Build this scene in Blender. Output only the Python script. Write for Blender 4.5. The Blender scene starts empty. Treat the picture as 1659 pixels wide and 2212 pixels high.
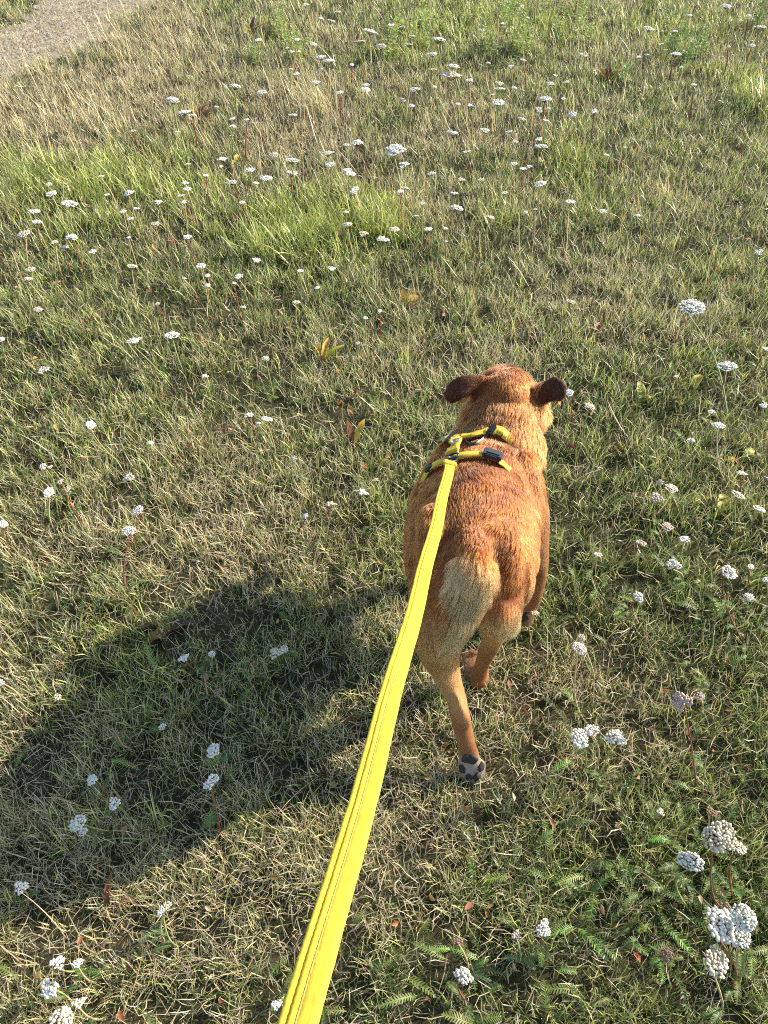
import bpy, bmesh, math, random
import numpy as np
from mathutils import Vector, Matrix
from mathutils.bvhtree import BVHTree

S = bpy.context.scene
COL = S.collection
rng = np.random.default_rng(11)
random.seed(5)

# ------------------------------------------------------------------ camera, light, exposure
CAM_H, PITCH = 1.42, 45.0
IW, IH, FPX = 1659.0, 2212.0, 1661.0
cam_d = bpy.data.cameras.new('camera')
cam = bpy.data.objects.new('camera', cam_d)
COL.objects.link(cam)
cam.location = (0, 0, CAM_H)
cam.rotation_euler = (math.radians(90 - PITCH), 0, 0)
cam_d.sensor_fit = 'VERTICAL'
cam_d.sensor_height = 24
cam_d.lens = 12 * FPX / (IH / 2)
cam_d.clip_start = 0.01
cam_d.clip_end = 1000
S.camera = cam

SUN_EL, SUN_AZ = math.radians(27), math.radians(23)   # azimuth measured from +X towards +Y
sun_vec = Vector((math.cos(SUN_AZ) * math.cos(SUN_EL), math.sin(SUN_AZ) * math.cos(SUN_EL), math.sin(SUN_EL)))
w = bpy.data.worlds.new('World')
S.world = w
w.use_nodes = True
nt = w.node_tree
bg = nt.nodes['Background']
sky = nt.nodes.new('ShaderNodeTexSky')
sky.sky_type = 'NISHITA'
sky.sun_disc = False
sky.sun_elevation = SUN_EL
sky.sun_rotation = math.radians(90) - SUN_AZ
sky.air_density = 1.0
sky.dust_density = 1.0
nt.links.new(sky.outputs[0], bg.inputs[0])
bg.inputs[1].default_value = 0.145
sd = bpy.data.lights.new('sun', 'SUN')
sd.energy = 5.0
sd.angle = math.radians(0.53)
sd.color = (1.0, 0.90, 0.73)
so = bpy.data.objects.new('sun', sd)
COL.objects.link(so)
so.rotation_euler = sun_vec.to_track_quat('Z', 'Y').to_euler()
S.view_settings.view_transform = 'Standard'
S.view_settings.look = 'None'
S.view_settings.gamma = 1
S.view_settings.exposure = 1.3
S.view_settings.use_curve_mapping = False
S.render.engine = 'CYCLES'
S.cycles.use_denoising = False
S.cycles.filter_width = 1.1
S.cycles.sample_clamp_indirect = 3.0
S.cycles.max_bounces = 6
S.cycles.diffuse_bounces = 3
S.cycles.transmission_bounces = 4
S.cycles.transparent_max_bounces = 6


# ------------------------------------------------------------------ pixel -> place
def ray(px, py):
    u = (px - IW / 2) / FPX
    v = (py - IH / 2) / FPX
    p = math.radians(PITCH)
    f = Vector((0, math.cos(p), -math.sin(p)))
    d = Vector((0, -math.sin(p), -math.cos(p)))
    return f + Vector((u, 0, 0)) + d * v


def P(px, py, z=0.0):
    r = ray(px, py)
    t = (z - CAM_H) / r.z
    q = Vector((0, 0, CAM_H)) + r * t
    return q


def PY(px, py, Y):
    r = ray(px, py)
    return Vector((0, 0, CAM_H)) + r * (Y / r.y)


# ------------------------------------------------------------------ noise
def _hash(ix, iy, seed):
    h = (ix.astype(np.int64) * 374761393 + iy.astype(np.int64) * 668265263 + seed * 974634777) & 0x7fffffff
    h = ((h ^ (h >> 13)) * 1274126177) & 0x7fffffff
    return ((h ^ (h >> 16)) & 0xffff) / 65535.0


def vnoise(x, y, seed=0):
    x = np.asarray(x, float); y = np.asarray(y, float)
    ix = np.floor(x); iy = np.floor(y)
    fx = x - ix; fy = y - iy
    fx = fx * fx * (3 - 2 * fx); fy = fy * fy * (3 - 2 * fy)
    a = _hash(ix, iy, seed); b = _hash(ix + 1, iy, seed)
    c = _hash(ix, iy + 1, seed); d = _hash(ix + 1, iy + 1, seed)
    return (a * (1 - fx) + b * fx) * (1 - fy) + (c * (1 - fx) + d * fx) * fy


def fbm(x, y, seed=0, octs=3):
    s = 0; amp = 0.5; tot = 0
    for o in range(octs):
        s = s + amp * vnoise(np.asarray(x) * 2 ** o, np.asarray(y) * 2 ** o, seed + o * 17)
        tot += amp; amp *= 0.5
    return s / tot


def ground_z(x, y):
    return 0.030 * (fbm(np.asarray(x) * 2.2 + 7, np.asarray(y) * 2.2 + 3, 91, 3) - 0.5)


def gz(x, y):
    return float(ground_z(np.array([x]), np.array([y]))[0])


# ------------------------------------------------------------------ object helpers
def tag(o, label=None, cat=None, group=None, kind=None):
    if label: o['label'] = label
    if cat: o['category'] = cat
    if group: o['group'] = group
    if kind: o['kind'] = kind
    return o


def link(name, data, mat=None, parent=None):
    o = bpy.data.objects.new(name, data)
    COL.objects.link(o)
    if mat is not None and data is not None and len(data.materials) == 0:
        data.materials.append(mat)
    if parent is not None:
        o.parent = parent
    return o


def empty(name, loc=(0, 0, 0)):
    o = bpy.data.objects.new(name, None)
    o.empty_display_size = 0.05
    COL.objects.link(o)
    o.location = loc
    return o


def mesh_np(name, verts, loops, starts, totals, cols=None, smooth=True):
    me = bpy.data.meshes.new(name)
    verts = np.asarray(verts, np.float32).reshape(-1, 3)
    me.vertices.add(len(verts))
    me.vertices.foreach_set('co', verts.ravel())
    me.loops.add(len(loops))
    me.loops.foreach_set('vertex_index', np.asarray(loops, np.int32))
    me.polygons.add(len(starts))
    me.polygons.foreach_set('loop_start', np.asarray(starts, np.int32))
    me.polygons.foreach_set('loop_total', np.asarray(totals, np.int32))
    if smooth:
        me.polygons.foreach_set('use_smooth', np.ones(len(starts), bool))
    me.update(calc_edges=True)
    if cols is not None:
        c = np.ones((len(verts), 4), np.float32)
        c[:, :3] = np.asarray(cols, np.float32).reshape(-1, 3)
        a = me.attributes.new('col', 'FLOAT_COLOR', 'POINT')
        a.data.foreach_set('color', c.ravel())
    me.validate()
    return me


def mesh_py(name, verts, faces, cols=None, smooth=True):
    loops = [i for f in faces for i in f]
    tot = [len(f) for f in faces]
    st = np.concatenate([[0], np.cumsum(tot)[:-1]]) if tot else []
    return mesh_np(name, np.array([tuple(v) for v in verts]), loops, st, tot, cols, smooth)


def ribbons(name, paths, widths, sides, cols, mat):
    """paths (N,K,3), widths (N,K), sides (N,3) or (N,K,3), cols (N,K,3) -> one mesh of flat blades"""
    N, K, _ = paths.shape
    if sides.ndim == 2:
        sides = sides[:, None, :]
    off = sides * (widths[:, :, None] * 0.5)
    V = np.stack([paths - off, paths + off], axis=2).reshape(N, K * 2, 3)
    C = np.repeat(cols, 2, axis=1)
    base = (np.arange(N) * K * 2)[:, None, None]
    k = np.arange(K - 1)
    q = np.stack([2 * k, 2 * k + 1, 2 * k + 3, 2 * k + 2], axis=1)[None]
    L = (base + q).reshape(-1)
    F = N * (K - 1)
    return mesh_np(name, V.reshape(-1, 3), L, np.arange(F) * 4, np.full(F, 4), C.reshape(-1, 3))


# ------------------------------------------------------------------ materials
def mat_new(name):
    m = bpy.data.materials.new(name)
    m.use_nodes = True
    n = m.node_tree
    return m, n, n.nodes['Principled BSDF'], n.nodes['Material Output']


def leaf_material(name, trans=0.35, rough=0.55, gain=1.0):
    m, n, b, out = mat_new(name)
    at = n.nodes.new('ShaderNodeAttribute'); at.attribute_name = 'col'
    oi = n.nodes.new('ShaderNodeObjectInfo')
    b.inputs['Roughness'].default_value = rough
    b.inputs['Specular IOR Level'].default_value = 0.35
    tr = n.nodes.new('ShaderNodeBsdfTranslucent')
    mx = n.nodes.new('ShaderNodeMixShader'); mx.inputs[0].default_value = trans
    hs = n.nodes.new('ShaderNodeHueSaturation')
    hs.inputs['Saturation'].default_value = 1.08
    hs.inputs['Value'].default_value = 1.15
    n.links.new(at.outputs['Color'], b.inputs['Base Color'])
    n.links.new(at.outputs['Color'], hs.inputs['Color'])
    n.links.new(hs.outputs[0], tr.inputs[0])
    n.links.new(b.outputs[0], mx.inputs[1])
    n.links.new(tr.outputs[0], mx.inputs[2])
    n.links.new(mx.outputs[0], out.inputs[0])
    return m


def plain_material(name, col, rough=0.6, spec=0.4, noise=0.0, scale=200, bump=0.0, metallic=0.0, trans=0.0):
    m, n, b, out = mat_new(name)
    b.inputs['Base Color'].default_value = (*col, 1)
    b.inputs['Roughness'].default_value = rough
    b.inputs['Specular IOR Level'].default_value = spec
    b.inputs['Metallic'].default_value = metallic
    src = None
    if noise > 0 or bump > 0:
        tc = n.nodes.new('ShaderNodeTexCoord')
        nz = n.nodes.new('ShaderNodeTexNoise')
        nz.inputs['Scale'].default_value = scale
        nz.inputs['Detail'].default_value = 4
        n.links.new(tc.outputs['Object'], nz.inputs['Vector'])
        if noise > 0:
            rp = n.nodes.new('ShaderNodeValToRGB')
            rp.color_ramp.elements[0].position = 0.3
            rp.color_ramp.elements[1].position = 0.7
            rp.color_ramp.elements[0].color = (*[c * (1 - noise) for c in col], 1)
            rp.color_ramp.elements[1].color = (*[min(1, c * (1 + noise)) for c in col], 1)
            n.links.new(nz.outputs['Fac'], rp.inputs[0])
            n.links.new(rp.outputs[0], b.inputs['Base Color'])
            src = rp.outputs[0]
        if bump > 0:
            bp = n.nodes.new('ShaderNodeBump')
            bp.inputs['Strength'].default_value = bump
            bp.inputs['Distance'].default_value = 0.002
            n.links.new(nz.outputs['Fac'], bp.inputs['Height'])
            n.links.new(bp.outputs[0], b.inputs['Normal'])
    if trans > 0:
        tr = n.nodes.new('ShaderNodeBsdfTranslucent')
        tr.inputs[0].default_value = (*col, 1)
        if src is not None:
            n.links.new(src, tr.inputs[0])
        mx = n.nodes.new('ShaderNodeMixShader'); mx.inputs[0].default_value = trans
        n.links.new(b.outputs[0], mx.inputs[1]); n.links.new(tr.outputs[0], mx.inputs[2])
        n.links.new(mx.outputs[0], out.inputs[0])
    return m


M_grass = leaf_material('grass_blade', 0.27, 0.40)
M_leaf = leaf_material('leaf', 0.34, 0.5)
M_petal = plain_material('white_petal', (0.70, 0.68, 0.61), 0.7, 0.2, 0.10, 300, 0, trans=0.22)
M_petal_cream = plain_material('cream_petal', (0.60, 0.535, 0.41), 0.7, 0.2, 0.12, 300, 0, trans=0.2)
M_petal_pink = plain_material('pinkish_petal', (0.54, 0.43, 0.37), 0.7, 0.2, 0.14, 300, 0, trans=0.2)
M_petal_brown = plain_material('withered_petal', (0.27, 0.17, 0.11), 0.8, 0.2, 0.3, 300, 0, trans=0.1)
M_stem_red = plain_material('red_stem', (0.20, 0.065, 0.04), 0.55, 0.3, 0.25, 60)
M_stem_green = plain_material('green_stem', (0.20, 0.25, 0.075), 0.55, 0.3, 0.2, 60)
M_stem_straw = plain_material('straw_stem', (0.36, 0.27, 0.13), 0.6, 0.3, 0.2, 60)


def soil_material(name, c0, c1, c2, scale):
    m, n, b, out = mat_new(name)
    tc = n.nodes.new('ShaderNodeTexCoord')
    nz = n.nodes.new('ShaderNodeTexNoise'); nz.inputs['Scale'].default_value = scale; nz.inputs['Detail'].default_value = 9
    nz.inputs['Roughness'].default_value = 0.7
    rp = n.nodes.new('ShaderNodeValToRGB')
    rp.color_ramp.elements[0].position = 0.32; rp.color_ramp.elements[0].color = (*c0, 1)
    rp.color_ramp.elements[1].position = 0.68; rp.color_ramp.elements[1].color = (*c2, 1)
    e = rp.color_ramp.elements.new(0.5); e.color = (*c1, 1)
    bp = n.nodes.new('ShaderNodeBump'); bp.inputs['Strength'].default_value = 0.8; bp.inputs['Distance'].default_value = 0.01
    n.links.new(tc.outputs['Object'], nz.inputs['Vector'])
    n.links.new(nz.outputs['Fac'], rp.inputs[0])
    n.links.new(rp.outputs[0], b.inputs['Base Color'])
    n.links.new(nz.outputs['Fac'], bp.inputs['Height'])
    n.links.new(bp.outputs[0], b.inputs['Normal'])
    b.inputs['Roughness'].default_value = 0.95
    b.inputs['Specular IOR Level'].default_value = 0.1
    return m


M_soil = soil_material('turf_soil', (0.020, 0.019, 0.010), (0.040, 0.036, 0.018), (0.075, 0.062, 0.034), 22)
M_path = soil_material('path_dust', (0.15, 0.125, 0.088), (0.25, 0.21, 0.155), (0.35, 0.30, 0.23), 7)

# ------------------------------------------------------------------ ground
def build_ground():
    # fine patch where the camera looks, coarse skirt out to the horizon, all one sheet
    xs = np.concatenate([[-300, -80, -25, -9], np.linspace(-5.5, 5.5, 111), [9, 25, 80, 300]])
    ys = np.concatenate([[-300, -80, -25, -6, -2.5], np.linspace(-1.2, 10, 113), [13, 30, 90, 300]])
    X, Y = np.meshgrid(xs, ys)
    Z = ground_z(X, Y)
    nx, ny = len(xs), len(ys)
    V = np.stack([X, Y, Z], -1).reshape(-1, 3)
    i = np.arange(nx - 1)[None, :] + nx * np.arange(ny - 1)[:, None]
    q = np.stack([i, i + 1, i + 1 + nx, i + nx], -1).reshape(-1)
    F = (nx - 1) * (ny - 1)
    me = mesh_np('ground', V, q, np.arange(F) * 4, np.full(F, 4))
    tag(link('ground', me, M_soil), kind='structure')


build_ground()

# footpath centre line, from the photo's top left corner, going on both ways
PA = P(-60, 158); PB = P(250, -8)
pdir = (PB - PA).normalized()
pnor = Vector((-pdir.y, pdir.x, 0))


def path_dist(x, y):
    rx = np.asarray(x) - PA.x; ry = np.asarray(y) - PA.y
    t = rx * pdir.x + ry * pdir.y
    dd = rx * pnor.x + ry * pnor.y
    wob = 0.10 * (fbm(t * 1.1, t * 0 + 2.0, 5, 2) - 0.5) * 2
    half = 0.33 + 0.12 * (fbm(t * 1.7, t * 0 + 9.0, 8, 2) - 0.5) * 2
    return np.abs(dd - wob) - half + 0.42 * (fbm(np.asarray(x) * 4.5, np.asarray(y) * 4.5, 71, 3) - 0.5)


def build_path():
    ts = np.arange(-8, 14, 0.08)
    us = np.linspace(-1, 1, 13)
    wob = 0.10 * (fbm(ts * 1.1, ts * 0 + 2.0, 5, 2) - 0.5) * 2
    half = 0.33 + 0.12 * (fbm(ts * 1.7, ts * 0 + 9.0, 8, 2) - 0.5) * 2
    jl = half * (1 + 0.12 * rng.normal(size=len(ts)))
    V = []
    for i, t in enumerate(ts):
        for u in us:
            d = wob[i] + u * (jl[i] + 0.06)
            x = PA.x + pdir.x * t + pnor.x * d
            y = PA.y + pdir.y * t + pnor.y * d
            V.append((x, y, gz(x, y) + 0.006 - 0.03 * max(0, abs(u) - 0.85)))
    n = len(us)
    F = [(i * n + j, i * n + j + 1, (i + 1) * n + j + 1, (i + 1) * n + j) for i in range(len(ts) - 1) for j in range(n - 1)]
    tag(link('footpath', mesh_py('footpath', V, F), M_path), kind='structure')


build_path()

# ------------------------------------------------------------------ the turf: what grows where
def zone(lst, x, y):
    s = np.zeros_like(np.asarray(x, float))
    for px, py, rx, ry, wgt in lst:
        c = P(px, py); e = P(px + rx, py); t = P(px, max(-60, py - ry)); b2 = P(px, py + ry)
        sx = abs(e.x - c.x); sy = max(0.05, abs(t.y - b2.y) * 0.5)
        s = s + wgt * np.exp(-(((x - c.x) / sx) ** 2 + ((y - c.y) / sy) ** 2))
    return s


Z_dry = [(130, 230, 300, 110, 1.0), (420, 130, 230, 90, .8), (700, 240, 160, 70, .9), (330, 60, 200, 70, .6), (900, 330, 300, 40, .5),
         (1150, 280, 260, 60, .35), (1000, 800, 150, 80, .3), (550, 1150, 250, 120, .55), (150, 1150, 200, 150, .35), (450, 1650, 420, 180, .75), (620, 1950, 220, 180, .9),
         (250, 2050, 250, 120, .5), (880, 1830, 120, 120, .55), (1230, 1480, 120, 90, .35)]
Z_bright = [(130, 400, 190, 62, 1.0), (320, 380, 130, 50, .7), (430, 430, 90, 50, .4), (640, 500, 170, 62, .95), (800, 470, 90, 70, .8), (1090, 490, 60, 40, .5),
            (1240, 370, 90, 45, .5), (1640, 230, 60, 60, .8), (960, 60, 170, 60, .7), (1180, 70, 130, 60, .6), (1500, 90, 180, 70, .4), (40, 800, 90, 60, .2)]
Z_fern = [(1420, 1990, 260, 170, 1.0), (1560, 1850, 140, 120, .7), (1200, 1900, 200, 110, .6), (1560, 860, 150, 130, .7), (1450, 1330, 220, 150, .5),
          (640, 640, 150, 70, .5), (60, 1620, 110, 80, .7), (250, 2130, 200, 60, .4), (860, 2100, 120, 90, .5), (1620, 250, 90, 60, .5), (230, 960, 200, 80, .3),
          (700, 900, 120, 60, .3), (420, 1240, 140, 60, .4)]


def fields(x, y):
    dry = zone(Z_dry, x, y) + 1.15 * (fbm(x * 2.4, y * 2.4, 21, 3) - 0.46) * 2
    bri = zone(Z_bright, x, y) + 0.6 * (fbm(x * 3.3, y * 3.3, 33, 2) - 0.62) * 2
    fern = zone(Z_fern, x, y) + 0.95 * (fbm(x * 2.6, y * 2.6, 47, 2) - 0.55) * 2
    return np.clip(dry, 0, 1.3), np.clip(bri, 0, 1.2), np.clip(fern, 0, 1.2)


def half_width(y):
    return 0.353 * y + 0.50 + 0.55


def depth_of(x, y):
    p = math.radians(PITCH)
    return y * math.cos(p) + CAM_H * math.sin(p)


def scatter(n0, ylo=-0.75, yhi=8.6, power=1.45, d0=1.0):
    ys = rng.uniform(ylo, yhi, n0)
    hw = half_width(np.maximum(ys, -0.4))
    hmax = half_width(yhi)
    xs = rng.uniform(-hmax, hmax, n0)
    keep = np.abs(xs) < hw
    d = np.maximum(depth_of(xs, ys), d0)
    keep &= rng.random(n0) < (d0 / d) ** power
    return xs[keep], ys[keep], d[keep]


def pal(base, n, var=0.25, hue=0.08):
    base = np.array(base)
    v = np.exp(rng.normal(0, var, (n, 1)))
    h = 1 + rng.normal(0, hue, (n, 3))
    return np.clip(base[None] * v * h, 0.004, 0.85)


def blades(name, xs, ys, az, lean, length, width, curl, c_root, c_tip, K=4, zoff=0.0, kink=0.0):
    n = len(xs)
    t = np.linspace(0, 1, K)[None, :]
    ang = lean[:, None] + curl[:, None] * t ** 1.3
    seg = length[:, None] / (K - 1)
    az2 = az[:, None] + kink * rng.normal(size=(n, 1)) * t
    dx = np.sin(ang) * np.cos(az2); dy = np.sin(ang) * np.sin(az2); dz = np.cos(ang)
    D = np.stack([dx, dy, dz], -1) * seg[:, :, None]
    Pth = np.concatenate([np.zeros((n, 1, 3)), np.cumsum(D[:, :-1], axis=1)], axis=1)
    z0 = ground_z(xs, ys) + zoff
    Pth[:, :, 0] += xs[:, None]; Pth[:, :, 1] += ys[:, None]; Pth[:, :, 2] += z0[:, None]
    gfloor = z0[:, None] + 0.004 + 0.006 * rng.random((n, 1)) * t
    Pth[:, :, 2] = np.maximum(Pth[:, :, 2], gfloor)
    tw = az + math.pi / 2 + rng.normal(0, 0.5, n)
    side = np.stack([np.cos(tw), np.sin(tw), rng.normal(0, 0.25, n)], -1)
    side /= np.linalg.norm(side, axis=1, keepdims=True)
    wprof = np.array([0.8, 1.0, 0.75, 0.12]) if K == 4 else np.interp(np.linspace(0, 1, K), [0, .33, .66, 1], [0.8, 1, .75, .12])
    W = width[:, None] * wprof[None]
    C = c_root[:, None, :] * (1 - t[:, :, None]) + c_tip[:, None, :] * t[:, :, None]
    return ribbons(name, Pth, W, side, C, M_grass)


def build_turf():
    xs, ys, d = scatter(7600000, power=1.5)
    pd = path_dist(xs, ys)
    keep = rng.random(len(xs)) < np.clip(0.42 + (pd + 0.30) / 0.6, 0.42, 1)
    xs, ys, d, pd = xs[keep], ys[keep], d[keep], pd[keep]
    # clumping
    cl = fbm(xs * 17, ys * 17, 3, 2)
    keep = rng.random(len(xs)) < np.clip(0.30 + 2.2 * (cl - 0.36), 0.26, 1)
    xs, ys, d, pd, cl = xs[keep], ys[keep], d[keep], pd[keep], cl[keep]
    dry, bri, fern = fields(xs, ys)
    n = len(xs)
    tus = 0.55 * fbm(xs * 7, ys * 7, 61, 2) + 0.45 * cl
    u = rng.random(n)
    p_dry = np.clip(0.33 + 0.42 * dry - 0.30 * bri - 0.16 * fern, 0.07, 0.86)
    p_dark = np.clip(0.30 + 0.30 * fern - 0.18 * bri - 0.1 * dry, 0.05, 0.5)
    p_bri = np.clip(0.10 + 0.50 * bri - 0.08 * dry, 0.03, 0.6)
    typ = np.full(n, 1)
    typ[u < p_dry] = 0
    p_dry = np.where(pd < 0.05, .93, p_dry)
    typ[u < p_dry] = 0
    typ[(u >= p_dry) & (u < p_dry + p_dark)] = 2
    typ[(u >= p_dry + p_dark) & (u < p_dry + p_dark + p_bri)] = 3
    wscale = 0.88 * np.clip((d / 1.15) ** 0.60, 0.9, 3.2)
    short = np.clip(0.62 + pd / 0.40, 0.50, 1)
    tallm = np.interp(d, [1.0, 1.6, 3, 6], [0.80, 0.9, 1.1, 1.15])
    specs = {
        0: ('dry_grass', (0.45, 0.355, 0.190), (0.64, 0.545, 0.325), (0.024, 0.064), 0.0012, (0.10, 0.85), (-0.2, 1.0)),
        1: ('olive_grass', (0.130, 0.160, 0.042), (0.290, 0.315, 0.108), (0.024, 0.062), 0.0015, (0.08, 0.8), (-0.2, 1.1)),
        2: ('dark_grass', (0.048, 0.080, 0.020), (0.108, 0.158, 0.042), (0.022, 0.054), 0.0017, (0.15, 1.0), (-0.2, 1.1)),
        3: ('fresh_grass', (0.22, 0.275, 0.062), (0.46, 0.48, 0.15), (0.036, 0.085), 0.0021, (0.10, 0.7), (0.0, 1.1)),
    }
    labels = {0: 'dry straw coloured grass blades matted through the turf', 1: 'olive green grass blades of the turf',
              2: 'dark green low grass blades of the turf', 3: 'fresh yellow green grass blades in the turf'}
    for k, (nm, cr, ct, lr, wd, ln, cu) in specs.items():
        s = typ == k
        m = int(s.sum())
        L = rng.uniform(lr[0], lr[1], m) * short[s] * tallm[s] * (0.35 + 1.35 * tus[s])
        if k == 3:
            L *= 0.75 + 0.5 * np.clip(bri[s], 0, 1)
        az = rng.uniform(0, 2 * math.pi, m)
        X, Yy, W_ = xs[s], ys[s], wd * wscale[s] * rng.uniform(.7, 1.3, m)
        LN, CU, CR, CT = rng.uniform(*ln, m), rng.uniform(*cu, m), pal(cr, m, 0.36), pal(ct, m, 0.38)
        nearb = d[s] < 2.6
        for sel, kk in ((nearb, 4), (~nearb, 3)):
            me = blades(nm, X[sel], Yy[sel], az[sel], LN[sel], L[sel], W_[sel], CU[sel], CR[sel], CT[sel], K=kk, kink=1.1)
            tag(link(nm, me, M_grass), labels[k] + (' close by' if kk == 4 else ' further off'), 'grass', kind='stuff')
    # dead thatch lying almost flat
    xs, ys, d = scatter(420000)
    keep = rng.random(len(xs)) < np.clip(0.8 + (path_dist(xs, ys) + 0.15) / 0.3, 0.8, 1)
    xs, ys, d = xs[keep], ys[keep], d[keep]
    dry, bri, fern = fields(xs, ys)
    keep = rng.random(len(xs)) < np.clip(0.45 + 0.6 * dry - 0.35 * fern, 0.1, 1)
    xs, ys, d = xs[keep], ys[keep], d[keep]
    m = len(xs)
    me = blades('thatch', xs, ys, rng.uniform(0, 6.283, m), rng.uniform(1.0, 1.6, m), rng.uniform(.02, .06, m),
                0.0016 * np.clip((d / 1.15) ** 0.6, .9, 3), rng.uniform(-.5, .7, m), pal((0.30, 0.24, 0.15), m, .35), pal((0.40, 0.33, 0.21), m, .35),
                K=3, zoff=0.008 + 0.018 * rng.random(m), kink=1.2)
    tag(link('thatch', me, M_grass), 'dead grey tan grass thatch lying flat between the blades', 'thatch', kind='stuff')


build_turf()


def build_stalks():
    # tall bleached stalks, thick in the dry patches, leaning with the wind to the left
    xs, ys, d = scatter(46000, power=0.75)
    dry, bri, fern = fields(xs, ys)
    far = np.clip((ys - 1.2) / 2.0, 0.0, 1)
    keep = (rng.random(len(xs)) < np.clip(0.07 + 0.62 * dry * (0.25 + .75 * far) - .2 * fern, 0.03, 1)) & (path_dist(xs, ys) > 0.02)
    xs, ys, d, far = xs[keep], ys[keep], d[keep], far[keep]
    m = len(xs)
    az = np.where(rng.random(m) < 0.7, math.pi + rng.normal(0, 0.9, m), rng.uniform(0, 6.283, m))
    L = rng.uniform(.08, .17, m) * (0.75 + 0.5 * far)
    wdt = 0.0016 * np.clip((d / 1.15) ** 0.62, .9, 3)
    me = blades('dry_stalks', xs, ys, az, np.abs(rng.normal(.35, .25, m)), L, wdt, rng.normal(.1, .35, m), pal((0.42, 0.32, 0.17), m, .2), pal((0.56, 0.46, 0.28), m, .2), K=5, kink=.3)
    tag(link('dry_stalks', me, M_grass), 'bleached thin grass stalks standing above the turf', 'grass', kind='stuff')


build_stalks()


# ferny yarrow leaves spread through the turf
def feather_leaves(name, roots, az, lean, L, wid, cols, parent=None):
    V = []; F = []; C = []
    for (x, y, z), a, ln, l, w_, c in zip(roots, az, lean, L, wid, cols):
        nseg = 7
        p = Vector((x, y, z)); ang = ln
        side = Vector((-math.sin(a), math.cos(a), 0))
        pts = []
        for i in range(nseg * 2 + 1):
            pts.append(p.copy())
            dv = Vector((math.sin(ang) * math.cos(a), math.sin(ang) * math.sin(a), math.cos(ang)))
            p = p + dv * (l / (nseg * 2)); ang += 0.075
        up = Vector((0, 0, 1))
        for i in range(len(pts) - 1):
            b = len(V); r = 0.0009
            V += [pts[i] - side * r, pts[i] + side * r, pts[i + 1] + side * r, pts[i + 1] - side * r]
            F.append((b, b + 1, b + 2, b + 3)); C += [c] * 4
        for i in range(1, len(pts) - 1):
            t = i / (len(pts) - 1)
            ll = w_ * math.sin(math.pi * min(1, 0.12 + t * 0.9)) ** 0.7 + 0.002
            ax = (pts[i + 1] - pts[i]).normalized()
            for s in (-1, 1):
                tipd = (side * s * 0.85 + ax * 0.55 + up * random.uniform(-.25, .45)).normalized()
                b = len(V); hw = ax * (l / (nseg * 2)) * 0.33
                tip = pts[i] + tipd * ll
                V += [pts[i] - hw, pts[i] + hw, tip + hw * .5, tip - hw * .5]
                cc = [q * random.uniform(.8, 1.25) for q in c]
                F.append((b, b + 1, b + 2, b + 3)); C += [cc] * 4
    return mesh_py(name, V, F, np.array(C), smooth=False)


def build_fern_cover():
    xs, ys, d = scatter(52000, yhi=5.5, power=1.3)
    dry, bri, fern = fields(xs, ys)
    keep = (rng.random(len(xs)) < np.clip(0.06 + 0.75 * fern ** 1.5 - 0.1 * dry, 0.02, 1)) & (path_dist(xs, ys) > 0.1)
    xs, ys = xs[keep], ys[keep]
    m = len(xs)
    roots = np.stack([xs, ys, ground_z(xs, ys) + 0.008 + 0.014 * rng.random(m)], -1)
    cols = pal((0.115, 0.160, 0.036), m, .3)
    me = feather_leaves('yarrow_foliage', roots, rng.uniform(0, 6.283, m), rng.uniform(.55, 1.2, m), rng.uniform(.03, .075, m), rng.uniform(.005, .009, m), cols)
    tag(link('yarrow_foliage', me, M_leaf), 'dark green feathery yarrow leaves spreading through the turf', 'foliage', kind='stuff')


build_fern_cover()


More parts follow.
